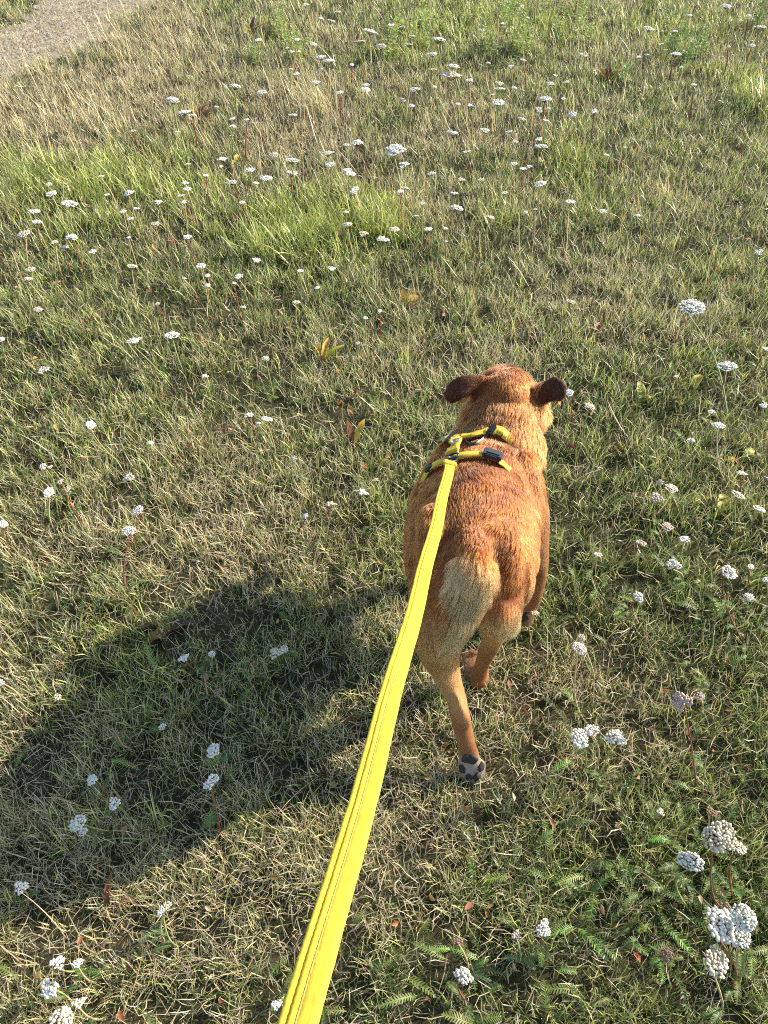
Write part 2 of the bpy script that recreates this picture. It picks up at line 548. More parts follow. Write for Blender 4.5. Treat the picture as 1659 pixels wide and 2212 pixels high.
def build_litter():
    # small curled dead leaves and brown clover heads in the turf, and pale chips on the path
    xs, ys, d = scatter(22000, power=1.0)
    keep = (rng.random(len(xs)) < 0.5) & (path_dist(xs, ys) > -0.1)
    xs, ys, d = xs[keep], ys[keep], d[keep]
    V = []; F = []; C = []
    for x, y, dd in zip(xs, ys, d):
        z = gz(x, y) + random.uniform(.012, .05)
        s = random.uniform(.003, .008) * (1 if dd < 2 else 1.4)
        c = random.choice([(0.22, .085, .035), (.17, .075, .04), (.30, .14, .05), (.35, .20, .07), (.15, .09, .05), (.33, .25, .14)])
        c = [q * random.uniform(.7, 1.3) for q in c]
        R = Matrix.Rotation(random.uniform(0, 6.28), 3, 'Z') @ Matrix.Rotation(random.uniform(-1, 1), 3, 'X') @ Matrix.Rotation(random.uniform(-1, 1), 3, 'Y')
        b = len(V)
        for q in ((-1.3, 0, 0), (-.3, -.7, .35), (.6, -.5, .3), (1.3, 0, .1), (.6, .5, .35), (-.3, .7, .3), (0, 0, -.15)):
            V.append(Vector((x, y, z)) + R @ (Vector(q) * s)); C.append(c)
        for i in range(6):
            F.append((b + i, b + (i + 1) % 6, b + 6))
    tag(link('leaf_litter', mesh_py('leaf_litter', V, F, np.array(C)), M_leaf), 'scattered brown and rust coloured dead leaf scraps in the turf', 'litter', kind='stuff')
    # dry straw blown over the path
    n_ = 9000
    t = rng.uniform(-3.5, 6, n_); u = rng.normal(0, .30, n_)
    sx = PA.x + pdir.x * t + pnor.x * u; sy = PA.y + pdir.y * t + pnor.y * u
    k_ = np.abs(sx) < half_width(sy) + .3
    sx, sy = sx[k_], sy[k_]; n_ = len(sx)
    me = blades('path_straw', sx, sy, rng.uniform(0, 6.283, n_), rng.uniform(.7, 1.5, n_), rng.uniform(.02, .055, n_), rng.uniform(.0025, .005, n_), rng.uniform(-.4, .8, n_),
                pal((.38, .30, .18), n_, .35), pal((.50, .42, .27), n_, .35), K=3, zoff=.008, kink=1.0)
    tag(link('path_straw', me, M_grass), 'bleached straw and short dry grass scattered over the footpath', 'straw', kind='stuff')
    V = []; F = []; C = []
    for i in range(9000):
        t = random.uniform(-3.5, 6); u = random.gauss(0, .22)
        x = PA.x + pdir.x * t + pnor.x * u; y = PA.y + pdir.y * t + pnor.y * u
        if abs(x) > half_width(y) + .3: continue
        z = gz(x, y) + .009
        s = random.uniform(.004, .014); a = random.uniform(0, 6.28); asp = random.uniform(.35, .9)
        ca, sa = math.cos(a) * s, math.sin(a) * s
        c = random.choice([(.45, .38, .28), (.36, .31, .25), (.5, .45, .38), (.28, .24, .19)])
        b = len(V)
        for (qx, qy, qz) in ((-1, -asp, 0), (1, -asp, 0), (1, asp, 0), (-1, asp, 0)):
            V.append((x + qx * ca - qy * sa, y + qx * sa + qy * ca, z - .004)); C.append(c)
        V.append((x, y, z + s * .55)); C.append(c)
        F += [(b, b + 1, b + 4), (b + 1, b + 2, b + 4), (b + 2, b + 3, b + 4), (b + 3, b, b + 4)]
    tag(link('path_grit', mesh_py('path_grit', V, F, np.array(C), smooth=False), M_leaf), 'pale grit and dry chips lying on the footpath', 'grit', kind='stuff')


build_litter()

# ------------------------------------------------------------------ the dog
DV = Vector


def catmull(pts, m):
    pts = [np.array(p, float) for p in pts]
    out = []
    n = len(pts)
    for i in range(n - 1):
        p0 = pts[max(i - 1, 0)]; p1 = pts[i]; p2 = pts[i + 1]; p3 = pts[min(i + 2, n - 1)]
        for k in range(m):
            t = k / m
            out.append(0.5 * ((2 * p1) + (-p0 + p2) * t + (2 * p0 - 5 * p1 + 4 * p2 - p3) * t * t + (-p0 + 3 * p1 - 3 * p2 + p3) * t ** 3))
    out.append(pts[-1])
    return np.array(out)


class Lofts:
    def __init__(self):
        self.V = []; self.F = []; self.axes = []

    def loft(self, stations, upref, region, m=5, seg=20, pw=2.0):
        """stations: (center, half width, half height); ellipse rings round a smooth line"""
        arr = catmull([(*c, a, b) for c, a, b in stations], m)
        cen = arr[:, :3]; A = np.maximum(arr[:, 3], .002); B = np.maximum(arr[:, 4], .002)
        tan = np.gradient(cen, axis=0)
        tan /= np.linalg.norm(tan, axis=1, keepdims=True) + 1e-9
        b0 = len(self.V); n = len(cen)
        # round the ends with a few shrinking rings
        rings = []
        for e, sgn in ((0, -1),):
            for f in (0.98, 0.85, 0.55):
                rings.append((cen[e] + sgn * tan[e] * min(A[e], B[e]) * f, tan[e], A[e] * math.sqrt(1 - f * f), B[e] * math.sqrt(1 - f * f)))
        for i in range(n):
            rings.append((cen[i], tan[i], A[i], B[i]))
        for f in (0.55, 0.85, 0.98):
            rings.append((cen[-1] + tan[-1] * min(A[-1], B[-1]) * f, tan[-1], A[-1] * math.sqrt(1 - f * f), B[-1] * math.sqrt(1 - f * f)))
        up = np.array(upref, float)
        for c, t, a, b in rings:
            s = np.cross(t, up); s /= np.linalg.norm(s)
            u = np.cross(s, t)
            for k in range(seg):
                th = 2 * math.pi * k / seg
                self.V.append(tuple(c + s * a * math.cos(th) + u * b * math.sin(th)))
        R = len(rings)
        for i in range(R - 1):
            for k in range(seg):
                k2 = (k + 1) % seg
                self.F.append((b0 + i * seg + k, b0 + i * seg + k2, b0 + (i + 1) * seg + k2, b0 + (i + 1) * seg + k))
        self.F.append(tuple(b0 + k for k in reversed(range(seg))))
        self.F.append(tuple(b0 + (R - 1) * seg + k for k in range(seg)))
        if region:
            self.axes.append((region, cen, tan, np.maximum(A, B) * 0.5 + np.minimum(A, B) * 0.5))


def px2m(px, c):
    return px / FPX * depth_of3(c)


def depth_of3(c):
    p = math.radians(PITCH)
    return c[1] * math.cos(p) + (CAM_H - c[2]) * math.sin(p)


LO = Lofts()


def down(p, dz, dy=0.0, dx=0.0):
    return (p[0] + dx, p[1] + dy, p[2] - dz)


# torso: top line from the photo, tail end first; (px, py, z of the top line, half width, half height)
TL = [(1017, 1190, .470, .070, .095), (1022, 1158, .500, .103, .120), (1029, 1105, .515, .118, .138), (1033, 1052, .510, .125, .148),
      (1037, 1003, .494, .128, .152), (1054, 962, .482, .119, .148)]
tor = []
for px, py, z, a, b in TL:
    t = P(px, py, z)
    tor.append((down(t, b), a, b))
# chest front / shoulders
c_last = DV(tor[-1][0])
tor.append(((c_last.x + .016, c_last.y + .085, .315), .098, .125))
tor.append(((c_last.x + .026, c_last.y + .150, .315), .066, .085))
LO.loft(tor, (0, 0, 1), 'torso', m=6, seg=28)
FWD = (DV(tor[5][0]) - DV(tor[1][0])); FWD.z = 0; FWD.normalize()
RGT = DV((FWD.y, -FWD.x, 0))

# shoulder blades and hip bones under the coat
for s_ in (-1, 1):
    q5 = DV(tor[5][0]) + RGT * s_ * .066; q4 = DV(tor[4][0]) + RGT * s_ * .085
    LO.loft([((q5.x, q5.y + .01, .438), .034, .03), (tuple((q5 + q4) / 2 + DV((0, 0, .085))), .036, .034), ((q4.x, q4.y, .375), .034, .05)], (0, 1, .2), None, m=3, seg=14)
    q1 = DV(tor[1][0]) + RGT * s_ * .058
    LO.loft([((q1.x, q1.y + .06, .468), .030, .028), ((q1.x, q1.y + .01, .462), .034, .034), ((q1.x, q1.y - .02, .43), .034, .04)], (0, 0, 1), None, m=3, seg=14)
# neck and head
nk0 = P(1060, 962, .462); nk1 = P(1086, 900, .492); nk2 = P(1094, 858, .512); hd = P(1102, 826, .518)
LO.loft([(down(nk0, .085), .104, .092), (down(nk1, .082, .01), .092, .086), (down(nk2, .078, .02), .076, .080), (down(hd, .066, .03), .066, .068)],
        (0, 0, 1), 'neck', m=5, seg=24)
hc = DV(down(hd, .060, .022))
hf = (FWD * 1.0 + DV((0.02, 0, -.95))).normalized()
LO.loft([(tuple(hc - hf * .035), .052, .052), (tuple(hc), .0650, .050), (tuple(hc + hf * .05), .059, .049), (tuple(hc + hf * .085), .040, .040),
         (tuple(hc + hf * .13), .031, .030), (tuple(hc + hf * .165), .026, .023)], (0, 0, 1), 'head', m=4, seg=22)
# cheeks
for s, k in ((1, 1.0), (-1, .9)):
    cc = hc + RGT * s * (.052 if s > 0 else .048) - hf * .020 + DV((0, 0, -.036))
    LO.loft([(tuple(cc - hf * .03), .026, .03), (tuple(cc), .034, .036), (tuple(cc + hf * .04), .024, .028)], (0, 0, 1), None, m=3, seg=14)

# ears: swung out sideways by the run
YE = hc.y - .012


def ear(pts, region):
    LO.loft([(tuple(c), a, b) for c, a, b in pts], (0.0, -.75, .35), region, m=5, seg=16)


r0 = PY(1138, 864, YE + .01); r1 = PY(1158, 858, YE - .002); r2 = PY(1183, 846, YE - .012); r3 = PY(1206, 838, YE - .016)
ear([(r0, .034, .014), (r1, .0265, .009), (r2, .0245, .006), (r3, .0265, .006), (r3 + (r3 - r2) * .42, .019, .005)], 'ear')
l0 = PY(1052, 850, YE + .012); l1 = PY(1036, 836, YE - .002); l2 = PY(1010, 832, YE - .014); l3 = PY(988, 840, YE - .02); l4 = PY(976, 854, YE - .022)
ear([(l0, .034, .014), (l1, .0255, .009), (l2, .0235, .006), (l3, .0255, .006), (l4, .021, .0055), (l4 + (l4 - l3) * .6, .013, .005)], 'ear')

# hind leg, image left: stretched out behind, on its toes
LH = dict(hip=P(962, 1262, .405), thigh=P(950, 1322, .335), knee=P(948, 1388, .268), shank=P(966, 1462, .192), hock=P(993, 1543, .128),
          meta=P(1006, 1600, .088))
toe = P(1022, 1686, .008)
LO.loft([(tuple(LH['hip'] + DV((.012, .01, .0))), .060, .100), (tuple(LH['thigh']), .053, .092), (tuple(LH['knee']), .043, .060), (tuple(P(958, 1430, .228)), .029, .042), (tuple(P(972, 1474, .186)), .0215, .030), (tuple(P(988, 1515, .152)), .0175, .0235),
         (tuple(LH['hock']), .0190, .0225), (tuple(LH['meta']), .0175, .0165), (tuple(LH['meta'] * .55 + toe * .45 + DV((0, .004, .004))), .0205, .016), ],
        (0, 1, .3), 'leg', m=5, seg=18)
LO.loft([(tuple(LH['meta'] * .62 + toe * .38), .020, .014), (tuple(LH['meta'] * .30 + toe * .70), .0265, .016), (tuple(LH['meta'] * .10 + toe * .90), .024, .0135)], (0, 1, .3), 'paw', m=4, seg=16)

# heel of the hock and the tendon above it
LO.loft([(tuple(P(985, 1480, .190) + DV((0, -.022, 0))), .006, .008), (tuple(P(996, 1512, .160) + DV((0, -.022, 0))), .008, .010), (tuple(P(1002, 1536, .140) + DV((0, -.016, 0))), .0125, .013), (tuple(P(1004, 1560, .118) + DV((0, -.006, 0))), .010, .011)], (0, 1, .3), None, m=3, seg=12)
for tx, ty in ((1001, 1662), (1038, 1658), (1013, 1682), (1029, 1681)):
    q = P(tx, ty, max(.010, (1690 - ty) * .0009))
    LO.loft([(tuple(q + DV((0, .002, .014))), .0085, .009), (tuple(q), .0105, .011), (tuple(q + DV((0, 0, -.008))), .0085, .009)], (0, 1, .3), None, m=3, seg=12)

# hind leg, image right: swung forward under the belly
RH = dict(hip=P(1085, 1262, .40), thigh=P(1080, 1294, .335), knee=P(1070, 1332, .255), shank=P(1062, 1382, .160), hock=P(1050, 1412, .105),
          meta=P(1040, 1440, .060), paw=P(1032, 1466, .022))
LO.loft([(tuple(RH['hip'] + DV((-.014, .01, 0))), .050, .094), (tuple(RH['thigh']), .037, .070), (tuple(RH['knee']), .031, .044), (tuple(RH['shank']), .021, .028),
         (tuple(RH['hock']), .0175, .021), (tuple(RH['meta']), .0155, .0165), (tuple(RH['paw']), .020, .018)], (0, 1, .2), 'leg', m=5, seg=18)
LO.loft([(tuple(RH['paw'] + DV((0, -.006, 0))), .024, .017), (tuple(RH['paw'] + DV((-.004, .03, -.002))), .031, .018), (tuple(RH['paw'] + DV((-.006, .062, -.006))), .026, .013)], (0, 0, 1), 'paw', m=4, seg=16)

# fore leg, image right: planted, paw folding back off the ground
RF = dict(s0=P(1130, 1035, .375), sh=P(1137, 1110, .30), elbow=P(1150, 1188, .225), arm=P(1157, 1235, .160), wrist=P(1150, 1290, .085), pas=P(1139, 1318, .052))
LO.loft([(tuple(RF['s0']), .040, .070), (tuple(RF['sh']), .045, .075), (tuple(RF['elbow']), .034, .044), (tuple(RF['arm']), .0255, .029), (tuple(RF['wrist']), .0205, .022), (tuple(RF['pas']), .019, .019)],
        (0, 1, .2), 'leg', m=5, seg=18)
rfp = P(1130, 1337, .032)
LO.loft([(tuple(RF['pas']), .018, .018), (tuple(rfp), .026, .019), (tuple(rfp + DV((-.004, -.008, -.020))), .021, .012)], (0, 1, .2), 'paw', m=4, seg=16)
# fore leg, image left: reaching forward
fs = DV(tor[6][0])
LF0 = fs - RGT * .075 + DV((0, 0, .0)); LF1 = fs - RGT * .074 - FWD * .03 + DV((0, 0, -.10)); LF2 = fs - RGT * .060 - FWD * .02 + DV((0, 0, -.20)); LF3 = fs - RGT * .055 - FWD * .015; LF3.z = .035
LO.loft([(tuple(LF0), .042, .07), (tuple(LF1), .033, .042), (tuple(LF2), .022, .024), (tuple(LF3), .019, .019)], (0, 1, .2), 'leg', m=5, seg=18)
LO.loft([(tuple(LF3 + DV((0, -.005, -.012))), .022, .016), (tuple(LF3 + FWD * .03 + DV((0, 0, -.014))), .03, .018), (tuple(LF3 + FWD * .055 + DV((0, 0, -.018))), .024, .013)], (0, 0, 1), 'paw', m=4, seg=16)

# tail: comes off the croup towards the camera, hangs with a bushy end
TA = [P(1014, 1160, .494), P(1022, 1190, .494), P(1022, 1236, .478), P(1006, 1290, .434), P(985, 1342, .386)]
LO.loft([(tuple(TA[0] + DV((0, .02, -.012))), .032, .028), (tuple(TA[1]), .029, .024), (tuple(TA[2]), .038, .026), (tuple(TA[3]), .044, .026), (tuple(TA[4]), .039, .020)], (0, 1, .2), 'tail', m=5, seg=18)


def dog_mesh():
    me0 = mesh_py('dog_raw', LO.V, LO.F)
    o = bpy.data.objects.new('dog_raw', me0)
    COL.objects.link(o)
    r = o.modifiers.new('r', 'REMESH'); r.mode = 'VOXEL'; r.voxel_size = 0.0048; r.use_smooth_shade = True
    s = o.modifiers.new('s', 'SMOOTH'); s.factor = 0.5; s.iterations = 7
    dg = bpy.context.evaluated_depsgraph_get()
    me = bpy.data.meshes.new_from_object(o.evaluated_get(dg))
    bpy.data.objects.remove(o)
    bpy.data.meshes.remove(me0)
    me.name = 'dog_body'
    return me


DME = dog_mesh()
nv = len(DME.vertices)
DCO = np.zeros(nv * 3, np.float32); DME.vertices.foreach_get('co', DCO); DCO = DCO.reshape(-1, 3).astype(float)
TAIL0 = np.array(TA[0]); TAILN = np.array(TA[-1])
AXC = np.concatenate([a[1] for a in LO.axes]); AXT = np.concatenate([a[2] for a in LO.axes]); AXR = np.concatenate([a[3] for a in LO.axes])
AXI = np.concatenate([np.full(len(a[1]), i) for i, a in enumerate(LO.axes)])
AXN = [a[0] for a in LO.axes]


def regions(pts):
    """nearest loft line (scaled by its radius) for each point: line index, flow direction"""
    idx = np.zeros(len(pts), int)
    for s in range(0, len(pts), 4000):
        q = pts[s:s + 4000]
        dd = np.linalg.norm(q[:, None, :] - AXC[None], axis=2) / AXR[None]
        idx[s:s + 4000] = np.argmin(dd, axis=1)
    return AXI[idx], AXT[idx]


def n3(p, f, seed):
    return 0.5 * (vnoise(p[:, 0] * f + p[:, 2] * f * .7, p[:, 1] * f + p[:, 2] * f * .45, seed) + vnoise(p[:, 2] * f + 3, (p[:, 0] - p[:, 1]) * f, seed + 5))


def coat(pts):
    """fur colour by place on the body"""
    ri, fl = regions(pts)
    nm = np.array(AXN)[ri]
    n = len(pts)
    rust = np.array((0.190, 0.050, 0.0080)); tan = np.array((0.235, 0.098, 0.033)); cream = np.array((0.42, 0.225, 0.085)); dark = np.array((0.042, 0.0150, 0.0075)); deep = np.array((0.055, 0.0115, 0.003))
    c = np.tile(rust, (n, 1))

    def mix(c, k, a):
        a = np.clip(a, 0, 1)[:, None]
        return c * (1 - a) + k[None] * a
    # paler belly, rear of the thighs and legs
    z = pts[:, 2]
    c = mix(c, tan, np.clip((0.31 - z) / .10, 0, 1))
    rear = np.clip((0.90 - pts[:, 1]) / .07, 0, 1) * np.clip((0.41 - z) / .07, 0, 1)
    c = mix(c, cream, np.where(nm == 'torso', rear * .9, 0))
    leg = (nm == 'leg') | (nm == 'paw')
    c = np.where(leg[:, None], mix(c, tan, np.clip((.36 - z) / .06, 0, 1) * .9), c)
    # inner and rear faces of the thighs are cream
    midx = 0.5 * (LH['thigh'].x + RH['thigh'].x)
    inner = np.clip(1.35 - np.abs(pts[:, 0] - midx) / .085, 0, 1) * np.clip((z - .13) / .06, 0, 1) * np.clip((.42 - z) / .06, 0, 1) * np.clip((.98 - pts[:, 1]) / .06, 0, 1)
    c = mix(c, cream, inner * 1.1)
    # tail: rust at the root, cream along it, darker red at the lower left end
    tl = nm == 'tail'
    tq = catmull([tuple(q) for q in TA], 8)
    ts_ = np.concatenate([[0], np.cumsum(np.linalg.norm(np.diff(tq, axis=0), axis=1))]); ts_ /= ts_[-1]
    tt = np.zeros(n)
    if tl.any():
        tt[tl] = ts_[np.argmin(np.linalg.norm(pts[tl][:, None] - tq[None], axis=2), axis=1)]
    axx = np.interp(-z, [-q[2] for q in TA[1:]], [q[0] for q in TA[1:]])
    ct = mix(np.tile(rust, (n, 1)), cream, np.clip((tt - .22 - .10 * np.clip((pts[:, 0] - axx) / .03, -.3, 1)) / .22, 0, 1))
    leftness = np.clip((axx - .004 - pts[:, 0]) / .025, 0, 1)
    ct = mix(ct, np.array((.12, .034, .010)), np.clip((tt - .50) / .25, 0, 1) * leftness)
    c = np.where(tl[:, None], ct, c)
    # neck and shoulders: lighter gold tips; ears dark
    c = np.where((nm == 'neck')[:, None], mix(c, tan, .05 + .55 * n3(pts, 30, 3)), c)
    ex = np.where(nm == 'ear', np.clip((np.abs(pts[:, 0] - hc.x) - .050) / .035, 0, 1), 0)
    c = mix(c, dark, np.where(nm == 'ear', np.where(pts[:, 0] > hc.x, .35 + .65 * ex, .10 + .80 * ex), 0))
    dp = np.linalg.norm(pts - np.array(P(1018, 1664, .03))[None], axis=1)
    c = mix(c, np.array((.30, .26, .21)), np.clip((.05 - dp) / .02, 0, 1) * .8)
    # limbs: redder outside, paler inside, mottled
    c = np.where(leg[:, None], mix(c, rust, np.clip((n3(pts, 26, 61) - .45) * 1.6, 0, .4)), c)
    # mottling
    mo = n3(pts, 22, 11)
    c = mix(c, deep, np.clip((mo - .55) * 2.2, 0, .55) * (~tl & ~leg))
    mo2 = n3(pts, 60, 19)
    c = c * (0.82 + .36 * mo2)[:, None]
    return np.clip(c, .004, .9), nm, fl


_nr = np.zeros(nv * 3, np.float32); DME.vertices.foreach_get('normal', _nr); _nr = _nr.reshape(-1, 3)
_up = np.clip((DCO[:, 2] - .2) / .15, 0, 1)
_fold = (n3(DCO, 14, 5) - .5) * .008 + (n3(DCO * np.array([1, 2.2, 1]), 30, 15) - .5) * .005
DCO = DCO + _nr * (_fold * _up)[:, None]
DME.vertices.foreach_set('co', DCO.astype(np.float32).ravel()); DME.update()
dc, dnm, dfl = coat(DCO)
a = DME.attributes.new('col', 'FLOAT_COLOR', 'POINT')
buf = np.ones((nv, 4), np.float32); buf[:, :3] = dc * 0.8
a.data.foreach_set('color', buf.ravel())

M_skin, _n, _b, _o = mat_new('dog_skin')
_at = _n.nodes.new('ShaderNodeAttribute'); _at.attribute_name = 'col'
_n.links.new(_at.outputs['Color'], _b.inputs['Base Color'])
_b.inputs['Roughness'].default_value = 0.7
_b.inputs['Specular IOR Level'].default_value = 0.2
DME.materials.clear()

dog = empty('dog', (float(P(1030, 1480).x), float(P(1030, 1480).y), 0))
tag(dog, 'rust brown dog running away on a yellow leash, one hind paw pad showing', 'dog')
dog_o = link('body', DME, M_skin)


def adopt(o, parent):
    """parent keeping the world place (parents here are only shifted)"""
    o.parent = parent
    o.location = o.location - parent.location
    return o


adopt(dog_o, dog)
DBVH = BVHTree.FromPolygons([tuple(v) for v in DCO], [tuple(p.vertices) for p in DME.polygons])

# ------------------------------------------------------------------ harness
M_web = plain_material('yellow_webbing', (0.52, 0.37, 0.03), 0.6, 0.35, 0.10, 700, 0.35)
M_web_leash = plain_material('yellow_leash_webbing', (0.52, 0.375, 0.032), 0.8, 0.25, 0.16, 90, 0.5)
M_stitch = plain_material('grey_stitching', (0.33, 0.24, 0.06), 0.9, 0.2, 0.2, 600)
M_fold = plain_material('folded_edge', (0.36, 0.225, 0.012), 0.7, 0.25, 0.1, 600)
M_blackplastic = plain_material('black_plastic', (0.012, 0.013, 0.016), 0.32, 0.5, 0.2, 200)
M_greyweb = plain_material('reflective_strip', (0.36, 0.33, 0.16), 0.45, 0.6, 0.2, 400)
M_metal = plain_material('grey_metal', (0.45, 0.45, 0.46), 0.3, 0.5, 0.1, 300, metallic=1.0)
M_pad = plain_material('paw_pad_skin', (0.026, 0.023, 0.021), 0.8, 0.25, 0.35, 300, 0.5)
STRAPS = []   # (points, half width) for combing the fur away


def surf(px, py):
    """the point of the dog seen at a photo pixel"""
    h = DBVH.ray_cast(Vector((0, 0, CAM_H)), ray(px, py).normalized())
    return h[0], h[1]


def strap(name, pix, width, mat, parent, lift=.008, thick=.0022, m=8, sink=0):
    """a webbing band laid over the coat through photo pixels"""
    pts = []
    for px, py in pix:
        q, nn = surf(px, py)
        if q is not None:
            pts.append(q + nn * lift)
    P3 = catmull([tuple(p) for p in pts], m)
    n = len(P3)
    fr = []
    nn_prev = None
    for i in range(n):
        q, nn, _, _ = DBVH.find_nearest(Vector(P3[i]))
        if nn_prev is not None:
            nn = (nn * .4 + nn_prev * .6).normalized()
        nn_prev = nn
        t = Vector(P3[min(i + 1, n - 1)] - P3[max(i - 1, 0)]).normalized()
        s = t.cross(nn).normalized(); u = s.cross(t).normalized()
        tt_ = i / (n - 1)
        c = q + nn * (lift - sink * tt_)
        fr.append((c, s, u))
    V = []; F = []
    for c, s, u in fr:
        V += [c - s * width / 2, c + s * width / 2, c + s * width / 2 + u * thick, c - s * width / 2 + u * thick]
    for i in range(n - 1):
        for k in range(4):
            k2 = (k + 1) % 4
            F.append((4 * i + k, 4 * i + k2, 4 * i + 4 + k2, 4 * i + 4 + k))
    F.append((3, 2, 1, 0)); b = 4 * (n - 1); F.append((b, b + 1, b + 2, b + 3))
    o = link(name, mesh_py(name, V, F, smooth=False), mat)
    adopt(o, parent)
    STRAPS.append((np.array([tuple(f[0]) for f in fr]), width / 2))
    return o, fr


def bm_obj(name, bm, mat, parent, smooth=False):
    me = bpy.data.meshes.new(name); bm.to_mesh(me); bm.free()
    if smooth:
        me.polygons.foreach_set('use_smooth', [True] * len(me.polygons))
    o = link(name, me, mat)
    return adopt(o, parent) if parent else o


def block(bm, c, s, u, t, w_, h_, l_, bev=.0015):
    r = bmesh.ops.create_cube(bm, size=1)
    M = Matrix((s * w_, u * h_, t * l_)).transposed().to_4x4()
    M.translation = c
    bmesh.ops.transform(bm, matrix=M, verts=r['verts'])
    ed = list({e for v in r['verts'] for e in v.link_edges})
    bmesh.ops.bevel(bm, geom=ed, offset=bev, segments=2, affect='EDGES')


def torus(bm, c, s, u, R, r, seg=20, k=8, arc=2 * math.pi, flat=1.0):
    vs = []
    closed = arc > 6.2
    nn = seg if closed else seg + 1
    for i in range(nn):
        a_ = arc * i / seg
        d = s * math.cos(a_) + u * math.sin(a_) * flat
        w_ = s.cross(u).normalized()
        row = []
        for j in range(k):
            b_ = 2 * math.pi * j / k
            row.append(bm.verts.new(c + d * (R + r * math.cos(b_)) + w_ * r * math.sin(b_)))
        vs.append(row)
    for i in range(seg):
        for j in range(k):
            bm.faces.new((vs[i][j], vs[(i + 1) % nn][j], vs[(i + 1) % nn][(j + 1) % k], vs[i][(j + 1) % k]))


hq, hn = surf(990, 1000)
harness = empty('dog_harness', tuple(hq))
tag(harness, 'yellow webbing harness with black buckles strapped round the dog', 'harness')
g1, f1 = strap('girth_strap', [(935, 1016), (948, 1009), (966, 1001), (985, 995), (1005, 991), (1026, 989), (1044, 990)], .0195, M_web, harness, .0075)
g1b, _ = strap('girth_strap', [(1072, 1000), (1080, 1003), (1088, 1006), (1098, 1012), (1110, 1021), (1122, 1032)], .019, M_web, harness, .0065, sink=.013)
g2, f2 = strap('neck_strap', [(970, 963), (982, 957), (993, 952), (1006, 951), (1022, 948), (1040, 943), (1056, 938)], .0185, M_web, harness, .008)
g2b, _ = strap('neck_strap', [(1062, 937), (1070, 934), (1080, 936), (1086, 940)], .0185, M_web, harness, .008)
g2c, _ = strap('neck_strap', [(963, 957), (973, 946), (980, 939)], .0185, M_greyweb, harness, .007)
g1c, _ = strap('girth_strap', [(928, 1021), (919, 1030), (910, 1042), (902, 1058)], .019, M_web, harness, .005, sink=.011)
g2d, _ = strap('neck_strap', [(1086, 940), (1098, 946), (1112, 955), (1126, 966)], .019, M_web, harness, .006, sink=.014)
g3, f3 = strap('back_strap', [(990, 959), (988, 972), (986, 984), (985, 996)], .0185, M_web, harness, .010)


def ring_strap(name, pix, centre, width, mat, lift=-.005, thick=.002, nseg=72, bridge=3):
    """the rest of a band, closed round the body in the plane of three seen points"""
    a_, b_, c_ = [surf(*q)[0] for q in pix]
    n_ = (b_ - a_).cross(c_ - a_).normalized()
    ce = centre - n_ * (centre - a_).dot(n_)
    e1 = (b_ - ce); e1 = (e1 - n_ * e1.dot(n_)).normalized(); e2 = n_.cross(e1)
    fr = []
    for i in range(nseg):
        an = 2 * math.pi * i / nseg
        d = e1 * math.cos(an) + e2 * math.sin(an)
        h = DBVH.ray_cast(ce, d)
        fr.append((h[0] if h[0] is not None else ce + d * .12, d))
    # smooth the radius so that it bridges hollows like a pulled strap
    rad = np.array([(q - ce).length for q, _ in fr])
    for _ in range(bridge):
        rad = np.maximum(rad, (np.roll(rad, 1) + np.roll(rad, -1)) / 2)
    rad = np.minimum(rad, .165)
    V = []; F = []
    for (q, d), rr_ in zip(fr, rad):
        c0 = ce + d * (rr_ + lift)
        V += [c0 - n_ * width / 2, c0 + n_ * width / 2, c0 + n_ * width / 2 + d * thick, c0 - n_ * width / 2 + d * thick]
    for i in range(nseg):
        j = (i + 1) % nseg
        for k in range(4):
            F.append((4 * i + k, 4 * i + (k + 1) % 4, 4 * j + (k + 1) % 4, 4 * j + k))
    return adopt(link(name, mesh_py(name, V, F, smooth=False), mat), harness)


ring_strap('chest_band', [(940, 1013), (990, 994), (1098, 1012)], DV(tor[4][0]), .020, M_blackplastic)
ring_strap('collar_band', [(975, 960), (1010, 950), (1084, 938)], DV(down(nk0, .085)), .016, M_blackplastic, lift=-.009, bridge=0)


def at_pix(px, py, lift):
    q, nn = surf(px, py)
    return q + nn * lift, nn


def slab_on(name, pa, pb, w_, h_, mat, parent, lift=.010):
    """a plastic piece lying on the coat between two pixels"""
    A, n1 = at_pix(*pa, lift); B, n2 = at_pix(*pb, lift)
    t = (B - A); L = t.length; t.normalize()
    nn = (n1 + n2).normalized(); s = t.cross(nn).normalized(); u = s.cross(t)
    bm = bmesh.new()
    c = (A + B) / 2
    block(bm, c, s, u, t, w_, h_, L, .0018)
    # raised ribs and side prongs
    block(bm, c + u * h_ * .5, s, u, t, w_ * .55, h_ * .35, L * .7, .0008)
    for k in (-1, 1):
        block(bm, c + s * k * w_ * .5 - t * L * .05, s, u, t, w_ * .12, h_ * .8, L * .55, .0006)
    return bm_obj(name, bm, mat, parent)


slab_on('buckle', (1042, 989), (1076, 999), .025, .010, M_blackplastic, harness, .013)
slab_on('strap_slider', (925, 1023), (940, 1012), .020, .005, M_blackplastic, harness, .010)
slab_on('strap_slider', (968, 963), (992, 941), .0075, .006, M_blackplastic, harness, .013)
slab_on('strap_slider', (1057, 935), (1066, 941), .024, .006, M_blackplastic, harness, .013)
